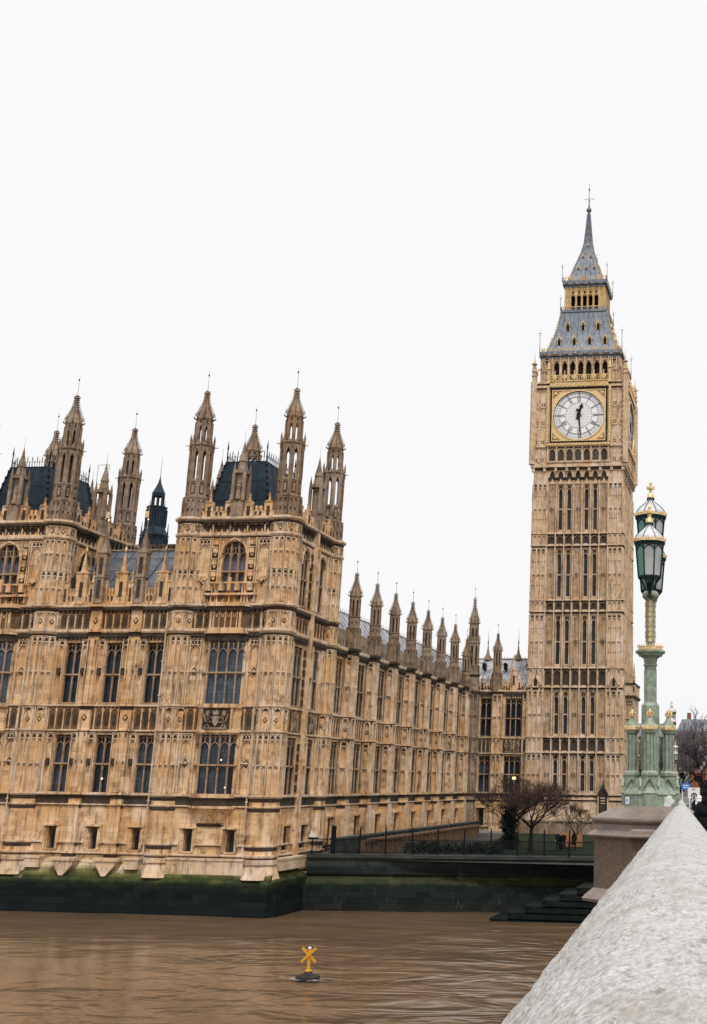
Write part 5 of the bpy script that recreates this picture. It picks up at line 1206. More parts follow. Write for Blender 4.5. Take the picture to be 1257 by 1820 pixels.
    for z0, z1 in ((-1.2, 3.9), (6.5, 11.9)): panel(p, -.6, .6, z0, z1)
    p.build('stair_projection', ['tower_stone', 'stone_dark'], th)
    return th

MBase = MB
def clock_face(th, fr):
    zc, R = 53.85, 3.45
    class MB(MBase):                                       # dial and frame are drawn at unit radius 3.45 and built at full size
        def pt(s, a, d, z): return MBase.pt(s, a*1.115, d, zc+(z-zc)*1.10)
    def ringm(mb, r0, r1, d0, d1, n=64):
        for i in range(n):
            a, b = 2*PI*i/n, 2*PI*(i+1)/n
            P = [mb.pt(r*math.cos(t), d, zc+r*math.sin(t)) for t in (a, b) for d in (d0, d1) for r in (r0, r1)]
            mb.add(P, [(2, 3, 7, 6), (0, 4, 6, 2), (1, 3, 7, 5)])
    m = MB(); m.fr(*fr)
    m.m = 0; m.box(-3.88, 3.88, zc-3.88, zc-3.69, .0, .2); m.box(-3.88, 3.88, zc+3.69, zc+3.88, 0, .2); m.box(-3.88, -3.69, zc-3.69, zc+3.69, 0, .2); m.box(3.69, 3.88, zc-3.69, zc+3.69, 0, .2)
    m.m = 1                                               # gilded square with the round opening cut out
    n = 64
    for i in range(n):
        a, b = 2*PI*(i+.5)/n, 2*PI*(i+1.5)/n
        def sq(t): k = 3.69/max(abs(math.cos(t)), abs(math.sin(t))); return (k*math.cos(t), zc+k*math.sin(t))
        def ci(t, r=R+.08): return (r*math.cos(t), zc+r*math.sin(t))
        m.prism([ci(a), ci(b), sq(b), sq(a)], .06, .16)
    for x0, x1, z0, z1 in ((-3.69, 3.69, -3.69, -3.57), (-3.69, 3.69, 3.57, 3.69), (-3.69, -3.57, -3.57, 3.57), (3.57, 3.69, -3.57, 3.57)): m.box(x0, x1, zc+z0, zc+z1, .16, .26)
    ringm(m, R+.02, R+.17, .05, .28)
    for sx in (-1, 1):
        for sz in (-1, 1):
            x, z = sx*3.18, zc+sz*3.18
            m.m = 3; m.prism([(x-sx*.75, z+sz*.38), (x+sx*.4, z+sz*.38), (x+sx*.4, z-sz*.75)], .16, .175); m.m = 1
            m.prism([(x+.24*math.cos(t), z+.24*math.sin(t)) for t in [k*PI/4 for k in range(8)]], .16, .3); m.prism([(x+.12*math.cos(t), z+.12*math.sin(t)) for t in [k*PI/3 for k in range(6)]], .3, .38)
            m.bar((x-sx*.55, z+sz*.1), (x-sx*.1, z+sz*.4), .07, .17, .25); m.bar((x+sx*.1, z-sz*.55), (x+sx*.4, z-sz*.1), .07, .17, .25)
    o = m.build('dial_frame', ['iron', 'gold', 'dial', 'gold_dark'], th)
    f = MB(); f.fr(*fr); f.m = 0
    f.prism([(R*math.cos(2*PI*k/64), zc+R*math.sin(2*PI*k/64)) for k in range(64)], .0, .03); f.m = 1
    for r0, r1 in ((3.40, 3.46), (3.19, 3.215), (2.77, 2.79), (2.62, 2.66), (1.79, 1.83), (.30, .36)): ringm(f, r0, r1, .031, .06)
    def rad(t, r0, r1, w): f.bar((r0*math.sin(t), zc+r0*math.cos(t)), (r1*math.sin(t), zc+r1*math.cos(t)), w, .031, .055)
    for k in range(60): rad(2*PI*(k+.5)/60, 2.79, 3.2, .035)
    f.m = 2
    for k in range(24): rad(2*PI*(k+.5)/24, .36, 1.78, .012)
    for r in (.75, 1.2, 1.5): ringm(f, r, r+.014, .031, .05, 48)
    f.m = 1
    for h in range(12): rad(2*PI*h/12, 2.66, 3.42, .085)
    ROM = ['XII', 'I', 'II', 'III', 'IIII', 'V', 'VI', 'VII', 'VIII', 'IX', 'X', 'XI']
    for h, s in enumerate(ROM):                          # numerals stand on the inner ring, radially
        t = 2*PI*h/12; W = {'I': .13, 'V': .3, 'X': .3}; tot = sum(W[c] for c in s); x = -tot/2
        def pt(u, r): return (r*math.sin(t)+u*math.cos(t), zc+r*math.cos(t)-u*math.sin(t))
        for c in s:
            w_ = W[c]; a, b = x+.03, x+w_-.03; x += w_
            if c == 'I': f.bar(pt((a+b)/2, 1.95), pt((a+b)/2, 2.6), .06, .031, .055)
            if c == 'V': f.bar(pt(a, 2.6), pt((a+b)/2, 1.95), .07, .031, .055); f.bar(pt(b, 2.6), pt((a+b)/2, 1.95), .04, .031, .055)
            if c == 'X': f.bar(pt(a, 2.6), pt(b, 1.95), .07, .031, .055); f.bar(pt(b, 2.6), pt(a, 1.95), .04, .031, .055)
    d = f.build('clock_dial', ['dial', 'dial_black', 'dial_grey'], th)
    def hand(name, ang, L, w, back, d0):
        q = MB(); q.fr(*fr); s, c = math.sin(ang), math.cos(ang)
        P = lambda u, r: (r*s+u*c, zc+r*c-u*s)
        if name == 'hour_hand':
            q.prism([P(-.16, -back), P(.16, -back), P(.1, L*.62), P(-.1, L*.62)], d0, d0+.05); q.prism([P(-.12, L*.6), P(-.3, L*.74), P(0, L), P(.3, L*.74), P(.12, L*.6)], d0+.002, d0+.052)
            q.prism([P(-.3, -back-.1), P(.3, -back-.1), P(.16, -back+.25), P(-.16, -back+.25)], d0+.002, d0+.052)
        else:
            q.prism([P(-.15, -back), P(.15, -back), P(.035, L), P(-.035, L)], d0, d0+.05); q.prism([P(-.26, -back+.05), P(.26, -back+.05), P(.3, -back-.25), P(0, -back-.15), P(-.3, -back-.25)], d0+.002, d0+.052)
        q.prism([P(.26*math.cos(k*PI/5), .26*math.sin(k*PI/5)) for k in range(10)], d0-.02, d0+.08); q.build(name, ['hand'], d)
    hand('hour_hand', math.radians(14.5), 1.75, .2, .5, .08); hand('minute_hand', math.radians(174), 3.3, .1, .75, .15)
build_clock_tower()

# ================================================================== RIVER, BANKS, GARDEN
ZW = -11.15
def sheet(name, mat, quads, kind='structure'):
    mb = MB()
    for q in quads: mb.add(list(q), [tuple(range(len(q)))])
    o = mb.build(name, mat); o['kind'] = kind; return o
# the river: finely rippled near the picture, plain further off
from mathutils import noise as mnoise
def water():
    me = bpy.data.meshes.new('river'); xs = []; ys = []
    x = -110.
    while x < 60: xs.append(x); x += .45
    y = 20.
    while y < 113: ys.append(y); y += .3+.002*(y-20)
    xs = [-1500, -400]+xs+[400, 1500]; ys = [-1500, -300]+ys+[113.0]
    V = []
    for y in ys:
        for x in xs:
            fade = 1 if (-112 < x < 62 and 18 < y < 112) else 0
            z = .035*mnoise.noise((x*.22, y*.4, 1.3))+.014*mnoise.noise((x*.7, y*1.3, 4.))+.10*mnoise.noise((x*.05, y*.07, 9.))
            V.append((x, y, ZW+z*fade))
    nx = len(xs); Fc = [(j*nx+i, j*nx+i+1, (j+1)*nx+i+1, (j+1)*nx+i) for j in range(len(ys)-1) for i in range(nx-1)]
    me.from_pydata(V, [], Fc); me.materials.append(MAT['water']); me.polygons.foreach_set('use_smooth', [True]*len(Fc))
    o = bpy.data.objects.new('river_water', me); COL.objects.link(o); o['kind'] = 'structure'
water()
sheet('ground', 'paving', [[(-3000, 108.5, -6.9), (3000, 108.5, -6.9), (3000, 4000, -6.9), (-3000, 4000, -6.9)]])
sheet('lawn', 'grass', [[(-30.5, 112.2, -6.55), (-12.0, 114.4, -6.55), (-12.0, 160, -6.4), (-32.5, 160, -6.4)]])
def river_wall():
    mb = MB()
    def seg(x0, x1, prof):                                # profile of (y, z)
        for (ya, za), (yb, zb) in zip(prof, prof[1:]): mb.add([(x0, ya, za), (x1, ya, za), (x1, yb, zb), (x0, yb, zb)], [(0, 1, 2, 3)])
    A = [(99.5, -12.5), (99.7, -8.55), (100.0, -8.25), (100.15, -7.9), (100.9, -7.7)]
    B_ = [(99.5, -12.5), (99.7, -8.55), (99.95, -8.35), (100.75, -7.25), (100.75, -6.95), (101.3, -6.95)]
    seg(-600, -66.4, A); seg(-66.4, -63.7, A); seg(-63.7, -53.1, B_); seg(-53.1, -41.3, A)
    mb.add([(-41.3, 99.5, -12.5), (-41.3, 99.7, -8.55), (-41.3, 100.15, -7.9), (-41.3, 108, -7.9), (-41.3, 108, -12.5)], [(0, 1, 2, 3, 4)])
    mb.add([(-41.3, 99.5, -12.5), (-40.7, 100.3, -12.5), (-40.9, 100.6, -8.3), (-41.3, 99.7, -8.55)], [(0, 1, 2, 3)])
    mb.add([(-40.7, 100.3, -12.5), (-40.7, 108.4, -12.5), (-40.9, 108.4, -8.3), (-40.9, 100.6, -8.3)], [(0, 1, 2, 3)])
    mb.add([(-41.3, 99.7, -8.55), (-40.9, 100.6, -8.3), (-40.9, 108.4, -8.3), (-42.3, 108.4, -7.7), (-42.3, 101, -7.7)], [(0, 1, 2, 3, 4)])
    for c in (-60.0, -56.1):                              # drip corbels under the piers
        mb.fr((0, 100.75, 0)); 
    o = mb.build('river_wall', ['river_wall']); tag(o, 'sheer river wall under the palace, pale at the top, green then black towards the water', 'wall'); return o
river_wall()
for c in (-60.0, -56.1):
    mb = MB(); mb.fr((c, 100.75, 0)); mb.prism([(-1.0, -6.95), (1.0, -6.95), (.85, -7.35), (.1, -8.2), (-.25, -8.2), (-.85, -7.3)], -.2, .85); mb.box(-1.15, 1.15, -6.98, -6.72, -.3, .95)
    tag(mb.build('wall_corbel', ['stone_trim']), 'pale pointed corbel on the river wall, '+('left' if c < -58 else 'right')+' of two under the three bay range', 'corbel', 'corbels under the palace range')
for x0, x1, y0, y1, z0, z1, lab in ((XT1+1, XT2-1, 100.25, 101, -7.95, -6.6, 'long pale plinth course under the right palace tower'), (-74, -66.2, 100.25, 101, -7.95, -6.6, 'pale plinth course under the left palace tower'), (-42.3, -41.45, 102.5, 108.2, -7.6, -6.6, 'short pale plinth under the north side of the right palace tower'), (-63.7, -62.3, 100.1, 101, -7.6, -6.7, 'pale block beside the foot of the left palace tower'), (-54.5, -53.2, 100.1, 101, -7.6, -6.7, 'pale block left of the foot of the right palace tower')):
    mb = MB(); mb.wbox(x0, x1, y0, y1, z0, z1); mb.wbox(x0-.06, x1+.06, y0-.07, y1, z1-.14, z1+.03); tag(mb.build('plinth', ['stone_trim']), lab, 'plinth')
# embankment in front of the garden
def bank():
    mb = MB(); x0, y0, x1, y1 = -41.0, 107.6, -6.0, 113.4
    L = math.hypot(x1-x0, y1-y0); ux, uy = (x1-x0)/L, (y1-y0)/L; mb.fr((x0, y0, 0), (ux, uy), (uy, -ux))
    t0, t1 = -6.55, -6.0
    def strip(prof):
        for (d0, z0), (d1, z1) in zip(prof, prof[1:]): mb.add([mb.pt(0, d0, z0), mb.pt(L, d0, z0+.0), mb.pt(L, d1, z1), mb.pt(0, d1, z1)], [(0, 1, 2, 3)])
    strip([(1.2, -12.5), (.95, -9.0), (.55, -8.85), (.1, -8.25), (.1, -8.1), (.32, -8.1), (.32, -7.9), (.1, -7.88), (.1, -6.75), (.3, -6.72), (.3, -6.42), (-.6, -6.38), (-.6, -7.0)])
    n = 26
    for i in range(n): a = i*L/n; mb.box(a+.02, a+.06, -7.85, -6.8, .1, .112)
    o = mb.build('embankment_wall', ['bank']); tag(o, 'dark wet embankment wall with a green algae ledge in front of the garden', 'wall')
    # railing on top
    r = thing('garden_railing', 'black iron railing with tall posts along the top of the dark embankment wall', 'railing', (x0, y0, -6.4))
    m = MB(); m.fr((x0, y0, 0), (ux, uy), (uy, -ux)); k = 0; a = .3
    while a < L-.2: m.box(a-.022, a+.022, -6.4, -5.05, -.02, .02); a += .14
    m.box(0, L, -5.2, -5.14, -.03, .03); m.box(0, L, -6.25, -6.19, -.03, .03); m.build('bars', ['iron'], r)
    for i, a in enumerate((2.2, 4.6, 6.9, 9.3, 11.6, 14.0, 16.4, 18.8, 21.2, 23.5, 26.0, 28.4, 31.0)):
        m = MB(); m.fr((x0, y0, 0), (ux, uy), (uy, -ux)); w = .22 if i == 0 else .07; m.box(a-w, a+w, -6.4, -4.0 if i == 0 else -4.25, -.07, .07); m.ng(a, 0, .1, .02, -4.25, -4.0, 4); m.build('post', ['iron'], r)
    f = thing('floodlight', 'small white floodlight on the left end of the embankment railing', 'floodlight', (x0+.4, y0, -5.1))
    m = MB(); m.wbox(x0+.05, x0+.6, y0-.15, y0+.15, -5.0, -4.75); m.wbox(x0+.15, x0+.3, y0-.1, y0+.1, -4.75, -4.45); m.build('housing', ['white'], f)
    m = MB(); m.tube([(x0+.35, y0, -6.4), (x0+.35, y0, -4.95)], .05, 6); m.wbox(x0-.1, x0+.9, y0-.1, y0+.1, -5.15, -5.02); m.build('bracket', ['iron'], f)
bank()
# river stairs climbing to the right
def stairs():
    mb = MB()
    for k in range(7):
        x0 = -23.0+k*1.45; z = -10.95+k*.52
        mb.wbox(x0, -8, 103.0, 110.8, z-.62, z)
        mb.wbox(x0-.12, x0+.25, 102.9, 110.8, z-.12, z+.02)
    mb.wbox(-23.2, -8, 103.1, 110.8, -12.4, -11.3)
    o = mb.build('river_stairs', ['stairs']); tag(o, 'dark stepped stone river stairs climbing from the water towards the bridge', 'stairs')
stairs()
# terrace wall along the wing
mb = MB(); mb.fr(); mb.wbox(-37.6, -37.2, 112, 158, -6.9, -5.55); mb.wbox(-37.75, -37.05, 112, 158, -5.55, -5.35)
for i in range(30): mb.wbox(-37.22, -37.1, 112.5+i*1.5, 112.7+i*1.5, -6.9, -5.6)
tag(mb.build('terrace_wall', ['frieze']), 'low grey terrace wall at the foot of the long wing', 'wall')
mb = MB(); mb.wbox(-34.5, -18.4, 160.0, 160.5, -6.6, -4.9); mb.wbox(-34.6, -18.3, 159.9, 160.6, -4.9, -4.7); 
for i in range(9): mb.wbox(-34+i*1.9, -33.7+i*1.9, 159.8, 160, -6.6, -4.9)
tag(mb.build('garden_wall', ['stone_grey']), 'low grey garden wall in front of the clock tower', 'wall')

def foliage_blob(mb, c, r, n, s, mats=1, flat=.8):
    for i in range(n):
        v = Vector((random.gauss(0, 1), random.gauss(0, 1), random.gauss(0, 1))).normalized()*random.random()**.45
        p = Vector(c)+Vector((v.x*r[0], v.y*r[1], v.z*r[2])); a = Vector((random.uniform(-1, 1), random.uniform(-1, 1), random.uniform(-1, 1))).normalized(); b = a.orthogonal().normalized(); q = s*random.uniform(.6, 1.4)
        mb.m = random.randrange(mats); mb.add([tuple(p-a*q), tuple(p+b*q*.6), tuple(p+a*q), tuple(p-b*q*.6)], [(0, 1, 2, 3)])
mb = MB(); 
for i in range(18): foliage_blob(mb, (-33.6+i*.5+random.uniform(-.3, .3), 114.6+i*.06, -6.15), (.75, .6, .75), 240, .09, 1)
tag(mb.build('clipped_hedge', ['ivy'], loc=(-29, 115, -6.7)), 'dark hedge behind the railing, left of the ivy clad tree', 'hedge')

def bare_tree(name, label, base, h, spread, seed, lean=(0, 0), group=None, ivy=False, r0=.22, depth=6, twigmat='twig', fork=.35, rmin=.016):
    rnd = random.Random(seed); t = thing(name, label, 'tree', base, group)
    tr = MB(); tw = MB()
    def grow(p, d, L, r, k):
        n = 3; pts = [p]; rr = [r]
        for i in range(n):
            d = (d+Vector((rnd.uniform(-.22, .22), rnd.uniform(-.22, .22), rnd.uniform(-.08, .14)))).normalized(); p = p+d*L/n; pts.append(p); rr.append(r*(1-.42*(i+1)/n))
        (tr if k < 4 else tw).tube(pts, rr, 6 if k < 2 else (4 if k < 4 else 3))
        if k >= depth: return
        nb = (4 if k in (2, 3) else 3) if rnd.random() < .8 else 2
        for b in range(nb):
            q = rnd.uniform(0, 2*PI); s = rnd.uniform(.45, 1.0)*spread; nd = (d+Vector((math.cos(q)*s, math.sin(q)*s, rnd.uniform(-.15, .35)))).normalized()
            st = pts[-1] if b < 2 else pts[rnd.randrange(1, n)]
            grow(st, nd, L*rnd.uniform(.62, .86), max(rr[-1]*rnd.uniform(.6, .85), rmin), k+1)
    B0 = Vector(base); H0 = h*fork
    tr.tube([B0-Vector((0, 0, .3)), B0+Vector((0, 0, .15)), B0+Vector((lean[0]*.5, lean[1]*.5, H0*.6)), B0+Vector((lean[0], lean[1], H0))], [r0*1.5, r0*1.1, r0*.85, r0*.8], 8)
    for b in range(4):
        q = b*PI/2+rnd.uniform(-.5, .5); grow(B0+Vector((lean[0], lean[1], H0)), Vector((math.cos(q)*spread*.8, math.sin(q)*spread*.8, 1)).normalized(), h*.27, r0*.62, 0)
    tr.build('trunk', ['bark'], t); cr = tw.build('crown', [twigmat], t)
    if ivy:
        m = MB()
        for i in range(16): foliage_blob(m, (base[0]+rnd.uniform(-.15, .15), base[1], base[2]+.2+i*.26), (.95+.25*math.sin(i*.9), .8, .3), 420, .075)
        m.build('ivy', ['ivy'], t)
    return t
bare_tree('bare_tree', 'bare spreading tree with a forked trunk on the lawn, right of the ivy clad one', (-22.8, 118.5, -6.5), 6.4, 1.15, 11, (0.1, 0), 'bare trees on the lawn', r0=.22, depth=6)
bare_tree('bare_tree', 'bare tree with a thick ivy clad trunk on the lawn, left of the forked one', (-25.9, 123.5, -6.5), 6.3, 1.15, 23, (0, 0), 'bare trees on the lawn', ivy=True, r0=.2, depth=6)
bare_tree('bare_shrub', 'low bare sapling bending right in front of the clock tower', (-19.4, 119.5, -6.5), 4.4, .8, 5, (.9, .3), None, r0=.07, depth=4)

# ------------------------------------------------ people
def person(label, base, h, yaw, coat='coat_blue', hair='coat', step=.12, hood=False, group=None, arm=0.0):
    label = label; t = thing('person', label, 'person', base, group)
    t.rotation_euler.z = yaw
    k = h/1.75
    J = {'pel': (0, 0, .93), 'wst': (0, 0, 1.1), 'chs': (0, .01, 1.32), 'nk0': (0, 0, 1.48), 'nk': (0, -.01, 1.54),
         'shl': (-.17, 0, 1.43), 'ell': (-.24, .02, 1.15), 'wrl': (-.22, -.08, .92), 'shr': (.17, 0, 1.43), 'elr': (.24, .03, 1.15), 'wrr': (.21, -.10+arm*-.2, .92+arm*.3),
         'hl': (-.09, 0, .88), 'knl': (-.10, -step, .5), 'anl': (-.10, -step*.4, .09), 'tl': (-.11, -step*.4-.15, .04), 'hr': (.09, 0, .88), 'knr': (.10, step*.2, .5), 'anr': (.10, step, .09), 'tr': (.11, step-.13, .04)}
    Rr = {'pel': .155, 'wst': .15, 'chs': .175, 'nk0': .09, 'nk': .058, 'shl': .085, 'ell': .06, 'wrl': .042, 'shr': .085, 'elr': .06, 'wrr': .042, 'hl': .105, 'knl': .07, 'anl': .052, 'tl': .04, 'hr': .105, 'knr': .07, 'anr': .052, 'tr': .04}
    E = [('pel', 'wst'), ('wst', 'chs'), ('chs', 'nk0'), ('nk0', 'nk'), ('chs', 'shl'), ('shl', 'ell'), ('ell', 'wrl'), ('chs', 'shr'), ('shr', 'elr'), ('elr', 'wrr'), ('pel', 'hl'), ('hl', 'knl'), ('knl', 'anl'), ('anl', 'tl'), ('pel', 'hr'), ('hr', 'knr'), ('knr', 'anr'), ('anr', 'tr')]
    def skin(J, R, E, name, mat, root):
        ks = list(J); me = bpy.data.meshes.new(name); me.from_pydata([Vector(J[q])*k for q in ks], [(ks.index(a), ks.index(b)) for a, b in E], [])
        o = bpy.data.objects.new(name, me); COL.objects.link(o); md = o.modifiers.new('s', 'SKIN'); md.use_smooth_shade = True
        if not me.skin_vertices: return o
        for i, q in enumerate(ks): me.skin_vertices[0].data[i].radius = (R[q]*k, R[q]*k*.85); me.skin_vertices[0].data[i].use_root = q == root
        o.modifiers.new('b', 'SUBSURF').levels = 1
        dg = bpy.context.evaluated_depsgraph_get(); m2 = bpy.data.meshes.new_from_object(o.evaluated_get(dg)); m2.materials.clear(); m2.materials.append(MAT[mat]); bpy.data.objects.remove(o)
        o = bpy.data.objects.new(name, m2); COL.objects.link(o); o.parent = t; return o
    body = skin(J, Rr, E, 'body', coat, 'pel')
    c = MB(); c.sm = True                                 # long coat, head, hair, face, hands
    c.lathe(0, 0, [(.20*k, .55*k), (.195*k, .8*k), (.18*k, 1.05*k), (.205*k, 1.3*k), (.16*k, 1.44*k), (.08*k, 1.52*k)], 14); c.build('coat', [coat], t, 'local')
    hd = MB(); hd.sm = True; hd.lathe(0, 0, [(.02, 1.535*k), (.052*k, 1.55*k), (.07*k, 1.6*k), (.079*k, 1.66*k), (.072*k, 1.71*k), (.045*k, 1.745*k), (.008, 1.757*k)], 14)
    hd.wbox(-.012, .012, -.10*k, -.07*k, 1.62*k, 1.66*k); H = hd.build('head', ['skin'], t, 'local')
    for s in (-1, 1): e = MB(); e.ng(s*.028*k, .071*k, .009, .009, 1.652*k, 1.664*k, 6); e.build('eye', ['coat'], H, 'local')
    hr = MB(); hr.sm = True
    if hood: hr.lathe(0, -.02, [(.15*k, 1.45*k), (.135*k, 1.56*k), (.125*k, 1.66*k), (.105*k, 1.74*k), (.06*k, 1.785*k), (.01, 1.795*k)], 14)
    else: hr.lathe(0, -.02, [(.06*k, 1.62*k), (.086*k, 1.67*k), (.08*k, 1.72*k), (.05*k, 1.76*k), (.01, 1.77*k)], 12)
    hr.build('hood' if hood else 'hair', [hair], t, 'local')
    for s, w in ((-1, 'wrl'), (1, 'wrr')):
        x, y, z = [q*k for q in J[w]]; hn = MB(); hn.sm = True; hn.tube([(x, y, z), (x, y-.01, z-.05), (x, y-.015, z-.09)], [.026*k, .036*k, .03*k], 8)
        for f in range(4): fx = (f-1.5)*.017; L = (.06, .075, .07, .055)[f]; hn.tube([(x+fx, y-.015, z-.085), (x+fx, y-.03, z-.085-L*.6), (x+fx, y-.05, z-.085-L)], [.009, .008, .006], 5)
        hn.tube([(x-s*.03, y-.01, z-.04), (x-s*.05, y-.03, z-.075), (x-s*.045, y-.04, z-.1)], [.011, .009, .007], 5); hn.build('hand', ['skin'], t, 'local')
    return t
person('dark figure in a long coat on the lawn beside the forked tree', (-20.3, 121.5, -6.5), 1.7, .4, 'coat', group='visitors in the garden')
person('dark blue figure, left of the close pair in front of the orange panel', (-21.1, 124.5, -6.5), 1.75, -.3, 'coat_blue', group='visitors in the garden')
person('dark figure, right of the close pair in front of the orange panel', (-20.55, 124.8, -6.5), 1.65, .2, 'coat', group='visitors in the garden')
person('dark hooded figure at the right edge of the orange panel in the garden', (-19.2, 123.0, -6.5), 1.8, -.1, 'coat', hood=True, group='visitors in the garden')
mb = MB(); mb.wbox(-21.4, -19.0, 127.0, 127.12, -6.3, -4.95)  # orange colour stands in for the glow of a warm-lit stone wall
for x in (-21.3, -19.1): mb.m = 1; mb.wbox(x-.05, x+.05, 127.12, 127.2, -6.6, -4.9)
tag(mb.build('warm_lit_panel', ['orange', 'iron'], loc=(-20.2, 127, -6.5)), 'orange panel behind the visitors, coloured to stand in for a warm-lit wall', 'board')

# ------------------------------------------------ mooring buoy
def buoy():
    x, y = -26.5, 70.9; t = thing('river_buoy', 'yellow cross topped buoy on a round black float in the brown river', 'buoy', (x, y, ZW))
    m = MB(); m.sm = False; m.lathe(x, -y, [(.5, ZW-.3), (.68, ZW-.1), (.72, ZW+.08), (.68, ZW+.2), (.3, ZW+.3), (.18, ZW+.42)], 24, 0); m.build('float', ['rubber'], t)
    m = MB(); m.lathe(x, -y, [(.16, ZW+.4), (.2, ZW+.44), (.2, ZW+.5), (.1, ZW+.54), (.09, ZW+1.68)], 14, 0); m.build('post', ['yellow'], t)
    for s in (-1, 1): m = MB(); m.fr((x, y-.1, 0)); m.bar((-.42, ZW+1.33-s*.38), (.42, ZW+1.33+s*.38), .15, -.03+.03*s, .02+.03*s); m.build('cross_arm', ['yellow'], t)
    m = MB(); m.lathe(x, -y, [(.10, ZW+1.66), (.10, ZW+1.72), (.05, ZW+1.76), (.02, ZW+1.77)], 12, 0); m.build('lamp', ['white'], t)
buoy()

# ================================================================== BRIDGE
DH = Vector((-.069, .9976)).normalized(); PR = Vector((DH.y, -DH.x)); SL = .0108
def B(off, s, z): return (DH.x*s+PR.x*off, DH.y*s+PR.y*off, z-SL*s)
def bmesh_strip(mb, prof, s0, s1, close=False):
    n = len(prof); P = [B(o, s0, z) for o, z in prof]+[B(o, s1, z) for o, z in prof]
    mb.add(P, [(i, i+1, n+i+1, n+i) for i in range(n-1)]+([(n-1, 0, n, 2*n-1)] if close else [])+[tuple(range(n)), tuple(range(2*n-1, n-1, -1))])
HALF = [(-.27, -.62), (-.27, -.40), (-.245, -.335), (-.20, -.25), (-.15, -.190), (-.105, -.150), (-.055, -.123), (0, -.116), (.055, -.123), (.105, -.150), (.15, -.190), (.20, -.25), (.245, -.335), (.27, -.40), (.27, -.62)]
def near_parapet():
    ss = []; s = -1.5
    while s < 23.9: ss.append(s); s += max(.010, .007*abs(s)+.003)
    ss.append(23.9)
    prof = []
    for (a, b), (c, d) in zip(HALF, HALF[1:]):
        m = max(1, int(math.hypot(c-a, d-b)/.007)); prof += [(a+(c-a)*i/m, b+(d-b)*i/m) for i in range(m)]
    prof.append(HALF[-1]); V = []
    for s in ss:
        for o, z in prof:
            p = Vector((o, s, z)); q = Vector((o*.9, 0, z+.45)).normalized()
            r = .003*mnoise.noise(p*4)+.0018*mnoise.noise(p*Vector((20, 8, 20)))
            r += .0034*(.5-abs(mnoise.noise(p*Vector((62, 24, 62)))))+.0014*mnoise.noise(p*Vector((120, 46, 120)))
            if o < -.1: r += .005*max(0, mnoise.noise(p*Vector((34, 20, 34))))
            e = p+q*r; V.append(B(e.x, e.y, e.z))
    n = len(prof); Fc = [(j*n+i, j*n+i+1, (j+1)*n+i+1, (j+1)*n+i) for j in range(len(ss)-1) for i in range(n-1)]
    me = bpy.data.meshes.new('bridge_parapet'); me.from_pydata(V, [], Fc); me.materials.append(MAT['coping']); me.polygons.foreach_set('use_smooth', [True]*len(Fc))
    o = bpy.data.objects.new('bridge_parapet', me); COL.objects.link(o)
    tag(o, 'rough pale granite parapet running from the foreground to the first lamp', 'parapet')
near_parapet()
mb = MB()
for s0, s1 in ((-30, -1.5), (26.1, 83.8), (86.2, 143.8), (146.2, 230)): bmesh_strip(mb, HALF, s0, s1)
for s0, s1 in ((-30, 230),): bmesh_strip(mb, [(-.22, -.62), (.22, -.62), (.22, -1.66), (-.22, -1.66)], s0, s1, True)
tag(mb.build('parapet_wall', ['coping']), 'pale parapet wall continuing beyond the first lamp', 'parapet')
mb = MB(); bmesh_strip(mb, [(.2, -1.6), (3.7, -1.64), (3.7, -1.76), (-.3, -1.76), (-.3, -1.6)], -40, 240, True); struct(mb.build('pavement', ['paving']))
mb = MB(); bmesh_strip(mb, [(3.7, -1.76), (22, -1.76)], -40, 900); struct(mb.build('road', ['asphalt']))
for k, o_ in enumerate((3.95, 12.6, 13.1, 21.7)):
    mb = MB(); bmesh_strip(mb, [(o_, -1.755), (o_+.12, -1.755)], -40, 600); struct(mb.build('road_marking', ['white']))
mb = MB(); bmesh_strip(mb, [(22, -1.64), (26, -1.6)], -40, 240); struct(mb.build('far_pavement', ['paving']))
mb = MB(); bmesh_strip(mb, [(25.8, -.5), (26.3, -.5), (26.3, -1.7), (25.8, -1.7)], -40, 240, True); tag(mb.build('far_parapet', ['coping']), 'parapet on the far side of the bridge', 'parapet')
mb = MB()                                                  # girders and fascia
bmesh_strip(mb, [(-.3, -1.62), (-.3, -2.9), (26.3, -2.9), (26.3, -1.8)], -40, 140, True)
for s in (-35, 25, 85): mb.fr((DH.x*s, DH.y*s, -SL*s), (PR.x, PR.y), (-DH.x, -DH.y)); mb.box(-.15, 26.2, -12.5, -2.9, -1.3, 1.3)
tag(mb.build('bridge', ['green', 'granite']), 'green painted bridge girders on granite piers under the parapet', 'bridge')

def oct8(h, c): return [(c, -h), (h, -c), (h, c), (c, h), (-c, h), (-h, c), (-h, -c), (-c, -h)]
def pedestal(s, label):
    t = thing('lamp_pedestal', label, 'pedestal', B(-.6, s, -2.3), 'granite lamp pedestals on the bridge')
    def stack(levels, name, mat):
        mb = MB(); mb.fr(B(-.6, s, 0), (PR.x, PR.y), (-DH.x, -DH.y))
        for (h0, z0), (h1, z1) in zip(levels, levels[1:]): mb.hprism([(a, d) for a, d in oct8(h0, h0*.31)], [(a, d) for a, d in oct8(h1, h1*.31)], z0, z1)
        return mb.build(name, [mat], t)
    stack([(1.13, -.74), (1.26, -.735), (1.28, -.70), (1.24, -.675), (1.12, -.60), (1.09, -.55), (1.08, -.49), (1.15, -.455), (1.18, -.42), (1.18, -.38), (1.14, -.35), (1.0, -.29), (.62, -.145)], 'cap', 'granite_wet')
    stack([(1.12, -1.74), (1.12, -.73)], 'shaft', 'granite')
    stack([(1.11, -1.98), (1.33, -1.94), (1.35, -1.89), (1.12, -1.70)], 'base_course', 'granite_wet')
    stack([(1.06, -12.5), (1.06, -1.96)], 'river_pier', 'bank')  # dark stone paints the shade below the base course
    return t
